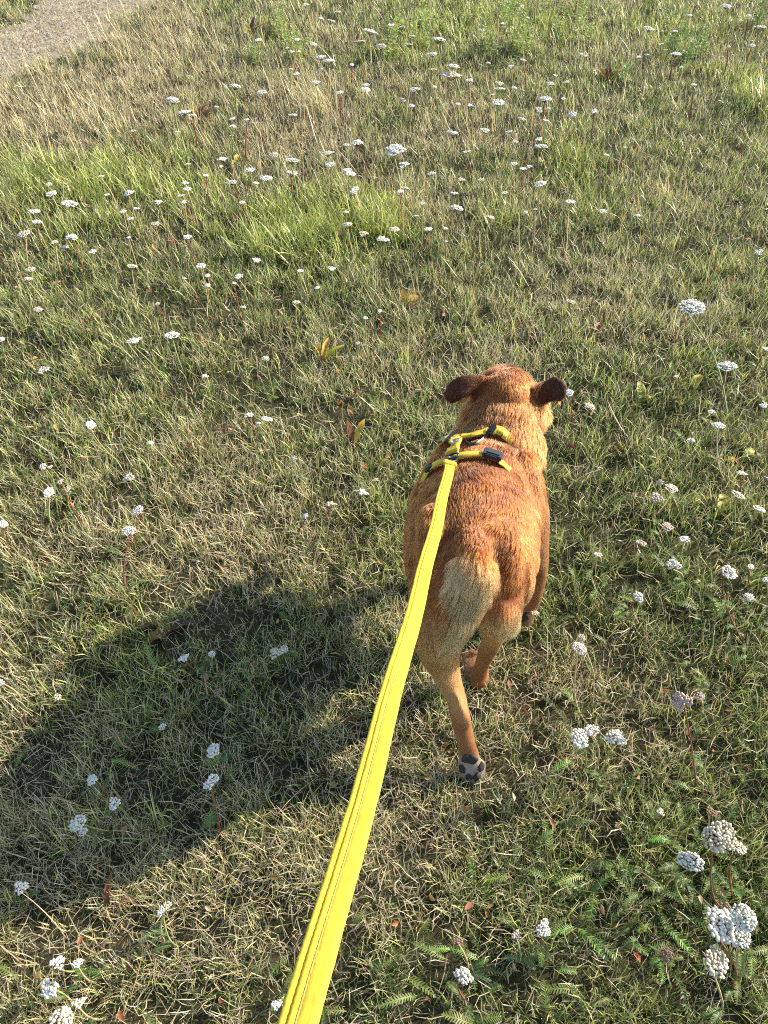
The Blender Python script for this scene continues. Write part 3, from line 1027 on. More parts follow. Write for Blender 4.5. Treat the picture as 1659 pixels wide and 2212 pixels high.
# sewn keeper where the straps cross, ring below it
kc, kn = at_pix(985, 988, .0165)
t_ = (at_pix(985, 1002, .016)[0] - kc).normalized(); s_ = t_.cross(kn).normalized(); u_ = s_.cross(t_)
bm = bmesh.new(); block(bm, kc, s_, u_, t_, .022, .005, .022, .0015); block(bm, kc + t_ * .006 + u_ * .0025, s_, u_, t_, .023, .003, .003, .0008)
bm_obj('sewn_keeper', bm, M_web, harness)
bm = bmesh.new(); rc, rn = at_pix(984, 1003, .016)
torus(bm, rc, s_, t_, .0125, .0022, 22, 8, flat=.8)
bm_obj('leash_ring', bm, M_blackplastic, harness, True)
bm = bmesh.new(); mc, mn = at_pix(990, 968, .016)
torus(bm, mc, s_, t_, .0085, .0018, 18, 8, flat=.8)
bm_obj('metal_ring', bm, M_metal, harness, True)

# ------------------------------------------------------------------ leash
LS = rc + DV((-.003, -.014, .006))
LT = ray(645, 2212); LTp = DV((0, 0, CAM_H)) + LT * (0.375 / LT.length)
leash = empty('dog_leash', tuple(LS))
tag(leash, 'taut yellow webbing leash running from the harness ring up to the holder', 'leash')
# clip
ld = (LTp - LS).normalized()
camv = (DV((0, 0, CAM_H)) - LS).normalized()
ls = ld.cross(camv).normalized(); lu = ls.cross(ld).normalized()
clip = empty('snap_hook', tuple(LS)); clip.parent = leash; clip.location = (0, 0, 0)
bm = bmesh.new()
torus(bm, LS + ld * .000, ls, ld, .0095, .0027, 18, 8, flat=1.5)
bm2o = bm_obj('hook', bm, M_blackplastic, None, True); bm2o.parent = clip; bm2o.location = -LS
bm = bmesh.new(); block(bm, LS + ld * .021, ls, lu, ld, .009, .008, .016, .003); block(bm, LS + ld * .031, ls, lu, ld, .019, .007, .006, .002)
o = bm_obj('swivel', bm, M_blackplastic, None); o.parent = clip; o.location = -LS

L0 = LS + ld * .031
far_end = LTp + (LTp - L0).normalized() * .34
NP = 640
W_L = .0174
# cross profile of the folded, stitched webbing (across, height): grooves are real steps
prof = [(-.5, -.0004), (-.47, .0013), (-.36, .0017), (-.315, .0012), (-.295, .0002), (-.28, .0002), (-.26, .0012), (-.20, .0016), (-.09, .0016), (-.06, .0011), (-.03, .0011), (0, .0016),
        (.12, .0017), (.26, .0018), (.32, .0021), (.38, .0018), (.46, .0014), (.5, .0002), (.48, -.0014), (0, -.0016), (-.48, -.0014)]
rows = []
for i in range(NP):
    t = i / (NP - 1)
    p = L0.lerp(far_end, t)
    p = p + DV((0.002 * math.sin(t * 5) + .0008 * math.sin(t * 31), 0, -.028 * 4 * t * (1 - t) * .6))
    rows.append(p)
V = []; F = []
K = len(prof)
FR = []
for i in range(NP):
    t = i / (NP - 1)
    tg = (rows[min(i + 1, NP - 1)] - rows[max(i - 1, 0)]).normalized()
    up = DV((.12 - .35 * t, -.55, .8)).normalized()
    s = tg.cross(up).normalized(); u = s.cross(tg).normalized()
    if s.x < 0: s = -s
    tw = 0.16 * math.sin(t * 7 + 1) + .05 * math.sin(t * 23)
    s2 = s * math.cos(tw) + u * math.sin(tw); u2 = u * math.cos(tw) - s * math.sin(tw)
    if u2.z < 0: u2 = -u2
    FR.append((rows[i], s2, u2))
    for a_, h_ in prof:
        V.append(rows[i] + s2 * a_ * W_L * (1 + .010 * math.sin(i * .19) + .008 * math.sin(i * .43)) + u2 * (h_ + (.00016 if i % 2 else -.00016) * (1 if int((a_ + .5) * 16) % 2 else -1) + .00012 * (random.random() - .5)))
for i in range(NP - 1):
    for k in range(K):
        k2 = (k + 1) % K
        F.append((i * K + k, i * K + k2, (i + 1) * K + k2, (i + 1) * K + k))
F.append(tuple(reversed(range(K)))); F.append(tuple((NP - 1) * K + k for k in range(K)))
adopt(link('webbing', mesh_py('webbing', V, F, smooth=False), M_web_leash), leash)


def leash_line(name, off, half, h, mat):
    V = []; F = []
    for c, s, u in FR:
        V += [c + s * (off * W_L - half) + u * h, c + s * (off * W_L + half) + u * h, c + s * (off * W_L + half) + u * (h - .0006), c + s * (off * W_L - half) + u * (h - .0006)]
    for i in range(len(FR) - 1):
        for k in range(4):
            k2 = (k + 1) % 4
            F.append((4 * i + k, 4 * i + k2, 4 * i + 4 + k2, 4 * i + 4 + k))
    adopt(link(name, mesh_py(name, V, F, smooth=False), mat), leash)


leash_line('stitch_line', -.045, .0005, .0015, M_stitch)
leash_line('fold_seam', -.2875, .0005, .0007, M_fold)
# sewn end over the clip
c, s, u = FR[1]
tg = (FR[2][0] - FR[0][0]).normalized()
bm = bmesh.new(); block(bm, L0 + tg * .006, s, u, tg, .0245, .0085, .017, .002); block(bm, L0 + tg * .016 , s, u, tg, .0235, .0070, .006, .001)
bm_obj('sewn_end', bm, M_web_leash, leash)
# handle loop, out of the picture, where the hand is
bm = bmesh.new()
ring = []
lend, sE, uE = FR[-1]
dE = (FR[-1][0] - FR[-2][0]).normalized()
for i in range(25):
    a_ = 2 * math.pi * i / 24
    ring.append(lend + dE * (.07 - .07 * math.cos(a_)) + uE * .04 * math.sin(a_))
vs = []
for i, p in enumerate(ring):
    tg = (ring[(i + 1) % 24] - ring[(i - 1) % 24]).normalized(); nn = sE.cross(tg).normalized()
    vs.append([bm.verts.new(p + sE * k * W_L / 2 + nn * h_) for k, h_ in ((-1, -.0012), (1, -.0012), (1, .0012), (-1, .0012))])
for i in range(24):
    for k in range(4):
        bm.faces.new((vs[i][k], vs[i][(k + 1) % 4], vs[i + 1][(k + 1) % 4], vs[i + 1][k]))
bm_obj('handle_loop', bm, M_web_leash, leash)

# ------------------------------------------------------------------ paw pads
def pad(name, pix, rx, ry, rz, rot=0, lift=0.0):
    q, nn = surf(*pix)
    if q is None or q.z > .12: return
    z_ = nn; x_ = DV((1, 0, 0)); x_ = (x_ - z_ * x_.dot(z_)).normalized(); y_ = z_.cross(x_)
    x2 = x_ * math.cos(rot) + y_ * math.sin(rot); y2 = y_ * math.cos(rot) - x_ * math.sin(rot)
    bm = bmesh.new()
    bmesh.ops.create_icosphere(bm, subdivisions=3, radius=1)
    M = Matrix((x2 * rx, y2 * ry, z_ * rz)).transposed().to_4x4(); M.translation = q + nn * lift
    for v in bm.verts:
        v.co *= 1 + .16 * math.sin(v.co.x * 5 + pix[0]) * math.cos(v.co.y * 4 + pix[1])
        # a little three-lobed dent at the rear of the big pad
        if name == 'metatarsal_pad':
            v.co.x *= 1 + .25 * (-v.co.y); v.co.y += .18 * abs(v.co.x)
    bmesh.ops.transform(bm, matrix=M, verts=bm.verts)
    o = bm_obj(name, bm, M_pad, dog, True)
    PADS.append((np.array(q), min(rx, ry) * .85))


PADS = []
for tx, ty in ((1003, 1689), (1014, 1696), (1029, 1695), (1040, 1686)):
    q = P(tx, ty, .012)
    bm = bmesh.new(); bmesh.ops.create_cone(bm, cap_ends=True, segments=8, radius1=.0028, radius2=.0006, depth=.012)
    bmesh.ops.transform(bm, matrix=Matrix.Translation(q) @ Matrix.Rotation(math.pi * .92, 4, 'X'), verts=bm.verts)
    bm_obj('claw', bm, M_blackplastic, dog, True)
pad('metatarsal_pad', (1014, 1640), .0150, .0115, .0055)
pad('toe_pad', (998, 1661), .0070, .0095, .0050, .3)
pad('toe_pad', (1040, 1656), .0070, .0095, .0050, -.3)
pad('toe_pad', (1013, 1680), .0070, .0095, .0050, .1)
pad('toe_pad', (1030, 1678), .0070, .0095, .0050, -.1)
pad('toe_pad', (1126, 1336), .010, .011, .006, 0)
pad('toe_pad', (1137, 1332), .008, .010, .006, 0)

# ------------------------------------------------------------------ fur
def build_fur():
    polys = DME.polygons
    DME.calc_loop_triangles()
    nt_ = len(DME.loop_triangles)
    tri = np.zeros(nt_ * 3, np.int32); DME.loop_triangles.foreach_get('vertices', tri); tri = tri.reshape(-1, 3)
    nrm = np.zeros(nv * 3, np.float32); DME.vertices.foreach_get('normal', nrm); nrm = nrm.reshape(-1, 3).astype(float)
    A = DCO[tri[:, 0]]; B = DCO[tri[:, 1]]; C = DCO[tri[:, 2]]
    ar = np.linalg.norm(np.cross(B - A, C - A), axis=1)
    N = 150000
    pick = rng.choice(nt_, N, p=ar / ar.sum())
    r1 = np.sqrt(rng.random(N)); r2 = rng.random(N)
    w0 = (1 - r1)[:, None]; w1 = (r1 * (1 - r2))[:, None]; w2 = (r1 * r2)[:, None]
    pts = A[pick] * w0 + B[pick] * w1 + C[pick] * w2
    nn = nrm[tri[pick, 0]] * w0 + nrm[tri[pick, 1]] * w1 + nrm[tri[pick, 2]] * w2
    nn /= np.linalg.norm(nn, axis=1, keepdims=True)
    keep = np.ones(N, bool)
    for sp, hw in STRAPS:
        d = np.min(np.linalg.norm(pts[:, None, :] - sp[None, ::3], axis=2), axis=1)
        keep &= d > hw * 1.15
    for q, r in PADS:
        keep &= np.linalg.norm(pts - q, axis=1) > r
    pts = pts[keep]; nn = nn[keep]
    N = len(pts)
    col, nm, fl = coat(pts)
    fwd = np.array(FWD)
    # lie of the coat: back along the body and down the flanks, down the limbs, out along the tail and ears
    flow = fl.copy()
    tor_ = (nm == 'torso')
    flow[tor_] = -fwd * 1.0 + np.array([0, 0, -1.0]) * (0.25 + .75 * (1 - np.clip(nn[tor_][:, 2:3], 0, 1)))
    nk = (nm == 'neck') | (nm == 'head')
    flow[nk] = -fwd + np.array([0, 0, -.55])
    # swirl so that the locks do not run parallel
    sw = (n3(pts, 13, 41) - .5) * 1.3 + (n3(pts, 45, 77) - .5) * .9
    flow += rng.normal(0, .10, (N, 3))
    flow -= nn * np.sum(flow * nn, axis=1, keepdims=True)
    flow /= np.linalg.norm(flow, axis=1, keepdims=True) + 1e-9
    sd_ = np.cross(nn, flow)
    flow = flow * np.cos(sw)[:, None] + sd_ * np.sin(sw)[:, None]
    L = np.select([nm == 'torso', nm == 'neck', nm == 'head', nm == 'ear', nm == 'tail', nm == 'leg', nm == 'paw'], [.017, .026, .012, .007, .040, .011, .009], .012)
    if (nm == 'tail').any():
        tq = catmull([tuple(q) for q in TA], 8); k_ = nm == 'tail'
        tpos = np.argmin(np.linalg.norm(pts[k_][:, None] - tq[None], axis=2), axis=1) / (len(tq) - 1)
        L[k_] = .013 + .026 * np.clip((tpos - .08) / .5, 0, 1)
    # ruff on the cheeks and lower neck, breeches behind the thighs
    L = np.where((nm == 'neck') & (pts[:, 2] < .45), .034, L)
    breech = np.clip(1 - np.abs(pts[:, 2] - .33) / .09, 0, 1) * np.clip((.90 - pts[:, 1]) / .05, 0, 1) * (nm != 'tail')
    L = L + .010 * breech
    L = np.where((nm == 'leg') & (pts[:, 2] < .20), .007, L)
    L = L * rng.uniform(.7, 1.2, N)
    lift = np.select([nm == 'tail', nm == 'neck', nm == 'torso'], [.66, .52, .32], .36) + .10 * rng.random(N)
    K = 5
    t = np.linspace(0, 1, K)[None, :, None]
    d0 = nn * lift[:, None] + flow; d0 /= np.linalg.norm(d0, axis=1, keepdims=True)
    grav = np.array([0, 0, -.25])[None]
    pos = pts[:, None, :] - nn[:, None, :] * .001 + d0[:, None, :] * (L[:, None, None] * t) + (-nn * lift[:, None] * .45 + grav * .3)[:, None, :] * (L[:, None, None] * t ** 2)
    # gather the tips into small locks
    cell = np.floor(pts / np.array([.007, .009, .009])).astype(np.int64)
    key = (cell[:, 0] * 73856093) ^ (cell[:, 1] * 19349663) ^ (cell[:, 2] * 83492791)
    _, inv = np.unique(key, return_inverse=True)
    cnt = np.bincount(inv).astype(float)
    tip = pos[:, -1]
    ct = np.stack([np.bincount(inv, tip[:, k]) / cnt for k in range(3)], -1)[inv]
    amt = np.where(np.isin(nm, ['torso', 'neck', 'tail']), .42, .25)[:, None]
    for k in range(1, K):
        pos[:, k] += (ct - tip) * amt * (k / (K - 1)) ** 1.5
    lock = rng.normal(0, .20, cnt.size)[inv]
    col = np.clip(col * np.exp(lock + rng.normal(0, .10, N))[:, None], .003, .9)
    hc_ = bpy.data.hair_curves.new('fur')
    hc_.add_curves([K] * N)
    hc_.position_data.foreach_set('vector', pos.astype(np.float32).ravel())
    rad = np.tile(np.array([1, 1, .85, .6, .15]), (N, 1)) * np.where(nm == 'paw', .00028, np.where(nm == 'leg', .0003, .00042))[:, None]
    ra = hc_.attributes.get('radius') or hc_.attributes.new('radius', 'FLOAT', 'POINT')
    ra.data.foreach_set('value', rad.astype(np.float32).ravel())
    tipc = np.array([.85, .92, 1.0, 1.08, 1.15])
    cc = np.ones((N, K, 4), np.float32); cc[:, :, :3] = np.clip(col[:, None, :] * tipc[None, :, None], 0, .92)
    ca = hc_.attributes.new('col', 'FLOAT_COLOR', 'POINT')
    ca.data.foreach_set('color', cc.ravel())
    m = bpy.data.materials.new('dog_fur'); m.use_nodes = True
    n = m.node_tree; n.nodes.clear()
    out = n.nodes.new('ShaderNodeOutputMaterial'); hb = n.nodes.new('ShaderNodeBsdfHairPrincipled'); at = n.nodes.new('ShaderNodeAttribute'); at.attribute_name = 'col'
    hb.parametrization = 'COLOR'
    hb.inputs['Roughness'].default_value = .5
    hb.inputs['IOR'].default_value = 1.42
    hb.inputs['Radial Roughness'].default_value = .55
    hb.inputs['Random Roughness'].default_value = .2
    n.links.new(at.outputs['Color'], hb.inputs['Color'])
    n.links.new(hb.outputs[0], out.inputs[0])
    hc_.materials.append(m)
    o = bpy.data.objects.new('fur', hc_)
    COL.objects.link(o)
    adopt(o, dog)
    o['kind'] = 'stuff'


build_fur()
# ------------------------------------------------------------------ yarrow in flower
def ico(sub):
    bm = bmesh.new(); bmesh.ops.create_icosphere(bm, subdivisions=sub, radius=1)
    v = np.array([tuple(q.co) for q in bm.verts]); f = [tuple(x.index for x in fc.verts) for fc in bm.faces]
    bm.free(); return v, f


ICO1 = ico(1)


def head_mesh(name, n, loose, seed, dome=.30):
    """a flat-topped head of many small florets; unit radius, centre at the origin, branching point below at z=-0.75"""
    rr = random.Random(seed)
    V = []; F = []
    pts = []
    tries = 0
    mind = 1.62 / math.sqrt(n)
    nl = rr.choice([2, 3, 3, 4]) if loose else 1
    lobes = [(0, 0, 1)] if nl == 1 else [(rr.uniform(.35, .55) * math.cos(6.28 * i / nl + seed), rr.uniform(.35, .55) * math.sin(6.28 * i / nl + seed), rr.uniform(.42, .6)) for i in range(nl)]
    while len(pts) < n and tries < 4000:
        tries += 1
        lx, ly, lr = rr.choice(lobes)
        a = rr.uniform(0, 6.283); r = lr * math.sqrt(rr.random())
        x = lx + r * math.cos(a); y = ly + r * math.sin(a)
        if all((x - q[0]) ** 2 + (y - q[1]) ** 2 > mind ** 2 * .8 for q in pts):
            z = dome * (1 - (x * x + y * y)) - .12 + rr.uniform(-.10, .10)
            pts.append((x, y, z))
    fr = mind * .76
    for x, y, z in pts:
        b = len(V)
        tilt = Matrix.Rotation(rr.uniform(-.5, .5), 3, 'X') @ Matrix.Rotation(rr.uniform(-.5, .5), 3, 'Y')
        s = fr * rr.uniform(.72, 1.2)
        for v in ICO1[0]:
            q = tilt @ Vector((v[0] * s * rr.uniform(.68, 1.32), v[1] * s * rr.uniform(.68, 1.32), v[2] * s * .6 - (0.12 * s if abs(v[2]) > .9 else 0)))
            V.append((x + q.x, y + q.y, z + q.z))
        F += [tuple(b + i for i in f) for f in ICO1[1]]
    return mesh_py(name, V, F, smooth=True), pts


def rays_mesh(name, pts):
    """the thin branches that carry the florets"""
    V = []; F = []
    for i, (x, y, z) in enumerate(pts):
        if i % 2: continue
        a = Vector((0, 0, -.95)); m = Vector((x * .55, y * .55, -.42)); e = Vector((x, y, z - .05))
        for p, q, w0, w1 in ((a, m, .035, .028), (m, e, .028, .02)):
            b = len(V)
            d = (q - p).normalized(); s = d.cross(Vector((.3, .9, .2))).normalized(); u = s.cross(d)
            for c, w_ in ((p, w0), (q, w1)):
                for k in range(3):
                    an = 2.094 * k
                    V.append(c + (s * math.cos(an) + u * math.sin(an)) * w_)
            F += [(b, b + 1, b + 4, b + 3), (b + 1, b + 2, b + 5, b + 4), (b + 2, b, b + 3, b + 5)]
    return mesh_py(name, V, F)


HEADS = {}
for key, (n, loose, cnt, dm) in {'big': (84, False, 3, .34), 'mid': (54, False, 4, .24), 'loose': (56, True, 5, .26), 'small': (30, False, 4, .24), 'sparse': (22, True, 4, .22)}.items():
    for i in range(cnt):
        me, pts = head_mesh('flower_head', n, loose, 100 + len(HEADS) * 7, dm)
        HEADS[(key, i)] = (me, rays_mesh('flower_branches', pts))
HCOPY = {}


def head_data(key, i, mat, which):
    k = (key, i, mat.name, which)
    if k not in HCOPY:
        me = HEADS[(key, i)][which].copy(); me.materials.clear(); me.materials.append(mat)
        HCOPY[k] = me
    return HCOPY[k]


def tube(pts, rad, k=5):
    V = []; F = []
    n = len(pts)
    for i, p in enumerate(pts):
        d = (Vector(pts[min(i + 1, n - 1)]) - Vector(pts[max(i - 1, 0)])).normalized()
        s = d.cross(Vector((.3, .9, .15))).normalized(); u = s.cross(d)
        for j in range(k):
            a_ = 6.283 * j / k
            V.append(Vector(p) + (s * math.cos(a_) + u * math.sin(a_)) * rad[i])
    for i in range(n - 1):
        for j in range(k):
            F.append((i * k + j, i * k + (j + 1) % k, (i + 1) * k + (j + 1) % k, (i + 1) * k + j))
    return V, F


# places named in labels
DOCKS_PIX = [(430, 240), (330, 160), (1312, 165), (877, 655), (700, 768), (770, 955), (1382, 858), (1490, 838), (1562, 1108), (1605, 990), (1560, 1000), (1395, 1105), (365, 1372), (505, 355), (360, 1975)]
TUFT_PIX = [(60, 415), (120, 385), (175, 430), (240, 400), (300, 430), (320, 365), (385, 450), (560, 560), (610, 480), (650, 560), (700, 520), (770, 440), (800, 500), (850, 520), (560, 520),
            (1080, 500), (1230, 365), (1645, 240), (1280, 480), (440, 400), (30, 350), (690, 250), (350, 1800), (875, 800)]


def place_phrase(p):
    def near(lst, r):
        return any((P(a_, b_) - p).to_2d().length < r for a_, b_ in lst)
    if near(DOCKS_PIX, .14): return 'beside a coloured dock leaf'
    dg = Vector((p.x - .17, p.y - 1.0))
    if dg.length < .38: return 'right beside the running dog'
    if -0.95 < p.x < -.02 and .55 < p.y < 1.12: return "in the dog's shadow"
    if near(TUFT_PIX, .16): return 'at a bright green grass tuft'
    d_, b_, f_ = fields(np.array([p.x]), np.array([p.y]))
    if float(path_dist(np.array([p.x]), np.array([p.y]))[0]) < .9: return 'near the bare footpath'
    if f_[0] > .55: return 'among ferny green leaves'
    if b_[0] > .5: return 'in fresh green growth'
    if d_[0] > .75: return 'in dry straw grass'
    return 'in mixed short grass'


NY = 0


def yarrow(px, py, wpx, col='white', stem=None, key=None, root=None, h=None, tilt=None, squash=None):
    """one yarrow: head at a photo pixel, stem rooted in the turf"""
    global NY
    NY += 1
    rr = random.Random(NY * 31 + 7)
    far = min(1, max(0, (py - 0) / 900))
    if h is None:
        h = rr.uniform(.085, .16) if py > 450 else rr.uniform(.11, .20)
    hp = P(px, py, h)
    dep = (hp - Vector((0, 0, CAM_H))).length
    R = max(.008, min(.062, 0.5 * wpx / FPX * dep * (.94 if dep < 2 else .84)))
    if stem is None:
        stem = rr.choice(['green', 'straw', 'red', 'straw', 'green'])
    if root is not None:
        g = P(*root)
    else:
        lean = rr.uniform(.0, .05)
        aa = rr.uniform(0, 6.283)
        g = Vector((hp.x + lean * math.cos(aa) + .012, hp.y + lean * math.sin(aa), 0))
    g.z = gz(g.x, g.y)
    if key is None:
        key = 'big' if R > .034 else ('mid' if R > .022 else 'small')
        if rr.random() < .6:
            key = 'loose' if R > .020 else 'sparse'
    var = rr.randrange({'big': 3, 'mid': 4, 'loose': 5, 'small': 4, 'sparse': 4}[key])
    mat = {'white': M_petal, 'cream': M_petal_cream, 'pink': M_petal_pink, 'brown': M_petal_brown}[col]
    ms = {'red': M_stem_red, 'green': M_stem_green, 'straw': M_stem_straw}[stem]
    root_o = empty('yarrow_plant', tuple(g))
    ho = link('flower_head', head_data(key, var, mat, 0), None, root_o)
    s = rr.uniform(.92, 1.08)
    ho.scale = (R * s, R * s * rr.uniform(.8, 1.0), R * (squash or 1.0))
    tl = tilt or ((rr.uniform(-.35, .4), rr.uniform(-.4, .25)) if dep < 2.2 else (rr.uniform(-.16, .2), rr.uniform(-.2, .15)))
    ho.rotation_euler = (tl[0], tl[1], rr.uniform(0, 6.28))
    ho.location = hp - g
    br = link('flower_branches', head_data(key, var, ms, 1), None, root_o)
    br.scale = ho.scale; br.rotation_euler = ho.rotation_euler; br.location = ho.location
    if squash is None and dep > 1.9:
        ho.scale[2] *= .7; br.scale = ho.scale
    # stem: slightly bowed, from the soil to the branching point
    Rm = ho.rotation_euler.to_matrix()
    top = (hp - g) + Rm @ Vector((0, 0, -.93 * R * (squash or 1.0)))
    pts = []
    bow = Vector((rr.uniform(-.012, .012), rr.uniform(-.012, .012), 0)) * (1 + 2 * (root is not None))
    for i in range(8):
        t = i / 7
        pts.append(Vector((0, 0, -.01)).lerp(top, t) + bow * math.sin(math.pi * t))
    r0 = .0016 if R < .03 else .0021
    V, F = tube(pts, [r0 * (1.25 - .45 * i / 7) * max(1.0, dep / 2.2) for i in range(8)])
    link('stem', mesh_py('stem', V, F), ms, root_o)
    if dep < 3.2:
        # small feathery leaves up the stem
        nl = rr.randrange(2, 5)
        ro = []; az_ = []; ln = []; LL = []; ww = []; cc = []
        for k in range(nl):
            t = rr.uniform(.02, .72)
            q = Vector((0, 0, -.01)).lerp(top, t) + bow * math.sin(math.pi * t)
            ro.append(tuple(q)); az_.append(rr.uniform(0, 6.28)); ln.append(rr.uniform(.5, 1.1)); LL.append(rr.uniform(.022, .05) * (1.2 - .6 * t)); ww.append(.005)
            cc.append([x * rr.uniform(.8, 1.3) for x in (.11, .165, .045)])
        for k in range(nl):
            link('leaf', feather_leaves('leaf', ro[k:k + 1], az_[k:k + 1], ln[k:k + 1], LL[k:k + 1], ww[k:k + 1], cc[k:k + 1]), M_leaf, root_o)
    size = 'broad' if R > .036 else ('middling' if R > .022 else 'small')
    form = {'big': 'domed', 'mid': 'flat', 'loose': 'lobed', 'small': 'round', 'sparse': 'sparse'}[key]
    cw = {'white': 'white', 'cream': 'creamy', 'pink': 'pinkish', 'brown': 'withered brown'}[col]
    lab = '%s %s %s yarrow head on a %s stem %s' % (size, form, cw, {'red': 'reddish', 'green': 'green', 'straw': 'straw'}[stem], place_phrase(g))
    tag(root_o, lab, 'yarrow', 'yarrow flowering in the turf')
    return root_o


Y = []
A5 = [(1320,20,35),(1460,50,30),(1385,78,25),(1430,90,50),(1115,172,35),(1280,170,35),(1355,190,30),(1240,207,15),(1260,222,25),(1290,222,20),(1600,133,60),(1553,178,50),(1645,198,50),(1385,245,50),(1420,262,60),(1520,278,25),(1255,298,30),(1280,318,30),(1385,300,30),(1365,355,50),(1015,370,60),(1130,397,40),(1580,365,40),(1580,385,40),(1468,398,30),(745,430,65),(795,482,60),(828,497,35),(935,460,20),(1005,512,35),(1065,516,25),(1005,545,35),(1265,495,35),(573,565,30),(768,568,20),(1000,585,20),(1180,667,40),(958,685,50),(955,718,25),(1260,690,70),(1495,625,40),(1540,615,60),(1415,660,60),(1425,710,45),(1080,733,45),(810,708,28),(1500,735,40),(1515,750,55),(1150,767,65),(1260,747,65),(1105,790,30),(1000,785,50),(890,757,30),(800,790,35),(808,815,35),(1530,822,62),(555,832,50),(460,840,25),(210,795,30),(220,835,50),(437,760,25),(300,877,65),(683,872,40),(780,845,40),(793,872,35),(1045,873,25),(145,912,55),(160,957,45),(530,913,35),(588,900,30),(563,945,35),(670,965,35),(1495,915,30),(1500,968,48),(1570,1008,55),(100,1010,55),(235,1045,45),(310,1022,60),(280,1065,40),(810,1022,50),(400,1085,35),(555,1025,20),(1645,1030,45)]
A6 = [(30,108,25),(120,155,30),(105,190,40),(235,168,60),(80,115,30),(420,130,30),(620,75,20),(515,100,25),(595,25,20),(825,130,30),(870,240,20),(850,232,25),(600,258,30),(548,285,30),(450,270,25),(300,283,50),(290,322,80),(210,232,50),(210,300,40),(740,325,25),(1145,122,45),(1320,65,30),(1255,135,30),(1480,25,40),(1575,68,25),(1540,88,20),(1625,115,50),(1260,232,50),(1195,190,20),(1215,215,20),(1100,245,25),(1135,235,20),(1330,170,20),(1590,195,30),(1490,200,15),(1340,365,25),(1285,290,20),(500,360,40),(500,383,50),(562,378,25),(720,360,40),(790,352,20),(495,440,60),(318,448,30),(775,425,20),(695,425,55),(668,475,55),(708,468,25),(697,520,45),(597,512,38),(815,493,40),(910,480,35),(437,562,45),(540,568,35),(298,572,60),(565,612,28),(670,600,35),(680,630,55),(355,655,35),(45,645,100),(85,710,60),(205,748,40),(335,775,50),(420,775,28),(600,728,40),(560,708,40),(628,718,32),(675,792,60),(520,832,30),(624,832,25),(305,833,35),(90,810,30),(70,825,35),(165,877,30),(315,895,60),(138,932,25),(460,938,45),(612,917,22),(652,903,18),(806,870,45),(945,912,35),(1095,930,30),(960,668,25),(45,990,50),(190,988,48),(265,985,30),(5,1035,40),(265,1042,25),(1620,1088,40),(120,455,30),(75,430,40),(375,455,35),(220,375,20),(130,385,50),(370,345,30),(470,408,20),(1040,635,20)]
A7 = [(568,50,45),(868,50,45),(895,92,30),(895,135,35),(1030,95,45),(1012,125,20),(1108,25,50),(1297,72,35),(1433,62,38),(1370,145,30),(1050,228,25),(680,215,25),(795,105,15),(165,238,40),(130,65,45),(122,105,40),(5,368,30),(185,500,55),(885,528,40),(1147,450,38),(1278,207,45),(1640,245,20),(1578,275,20),(1545,385,30),(392,738,55),(1075,695,50),(1155,712,50),(1118,730,25),(1267,885,38),(185,918,30),(215,920,25),(555,965,55),(260,985,35),(290,1015,35),(650,815,20),(1570,1030,50),(1620,975,30),(1430,1080,50),(210,1030,50)]
A8 = [(795,648,50),(915,630,25),(1190,625,70),(1230,610,30),(5,755,25),(248,815,30),(920,1050,65),(700,945,25),(1320,35,30),(15,68,40)]
AB = [(395,77,50),(495,177,65),(335,265,65),(358,303,18),(90,540,52),(720,620,40),(697,645,15),(247,867,55),(335,867,30),(215,980,70),(340,1040,50),(265,1105,80),(1195,1050,35)]
A3 = [(1645,490,50),(255,800,80),(395,895,100),(1010,685,35),(1260,935,50),(1630,890,60),(1115,1138,70),(1475,1370,80),(1600,1620,90),(895,1435,60),(870,1545,100),(1070,1835,70),(460,1945,60),(1650,2120,60)]
A4 = [(745,450,80),(1525,445,65),(1540,235,40),(1185,1150,60),(10,560,40)]
creamy = {(130, 65), (122, 105), (235, 1045), (1278, 207), (260, 985), (290, 1015), (340, 1040), (265, 1105), (210, 300), (75, 430), (45, 990)}
pinky = {(895, 1435), (870, 1545), (395, 895), (265, 155), (1185, 1150), (165, 238), (1545, 385), (185, 500)}


def colour_of(a_, b_):
    if (a_, b_) in creamy: return 'cream'
    if (a_, b_) in pinky: return 'pink'
    return 'white' if random.Random(a_ * 7 + b_).random() < .86 else 'cream'


for a_, b_, c_ in A5: yarrow(a_ / 2, b_ / 2, c_ / 2, colour_of(a_, b_))
for a_, b_, c_ in A6: yarrow(829.5 + a_ / 2, b_ / 2, c_ / 2, colour_of(a_, b_))
for a_, b_, c_ in A7: yarrow(a_ / 2, 548.6 + b_ / 2, c_ / 2, colour_of(a_, b_))
for a_, b_, c_ in A8: yarrow(a_ / 2, 1097 + b_ / 2, c_ / 2, colour_of(a_, b_), h=random.uniform(.06, .11))
for a_, b_, c_ in AB: yarrow(a_ / 2, 1645.8 + b_ / 2, c_ / 2, colour_of(a_, b_), h=random.uniform(.06, .11))
for a_, b_, c_ in A3: yarrow(1151.9 + a_ * .3055, 603.4 + b_ * .3055, c_ * .3055, colour_of(a_, b_))
for a_, b_, c_ in A4: yarrow(1151.9 + a_ * .3055, 1152 + b_ * .3055, c_ * .3055, colour_of(a_, b_), h=random.uniform(.07, .12))
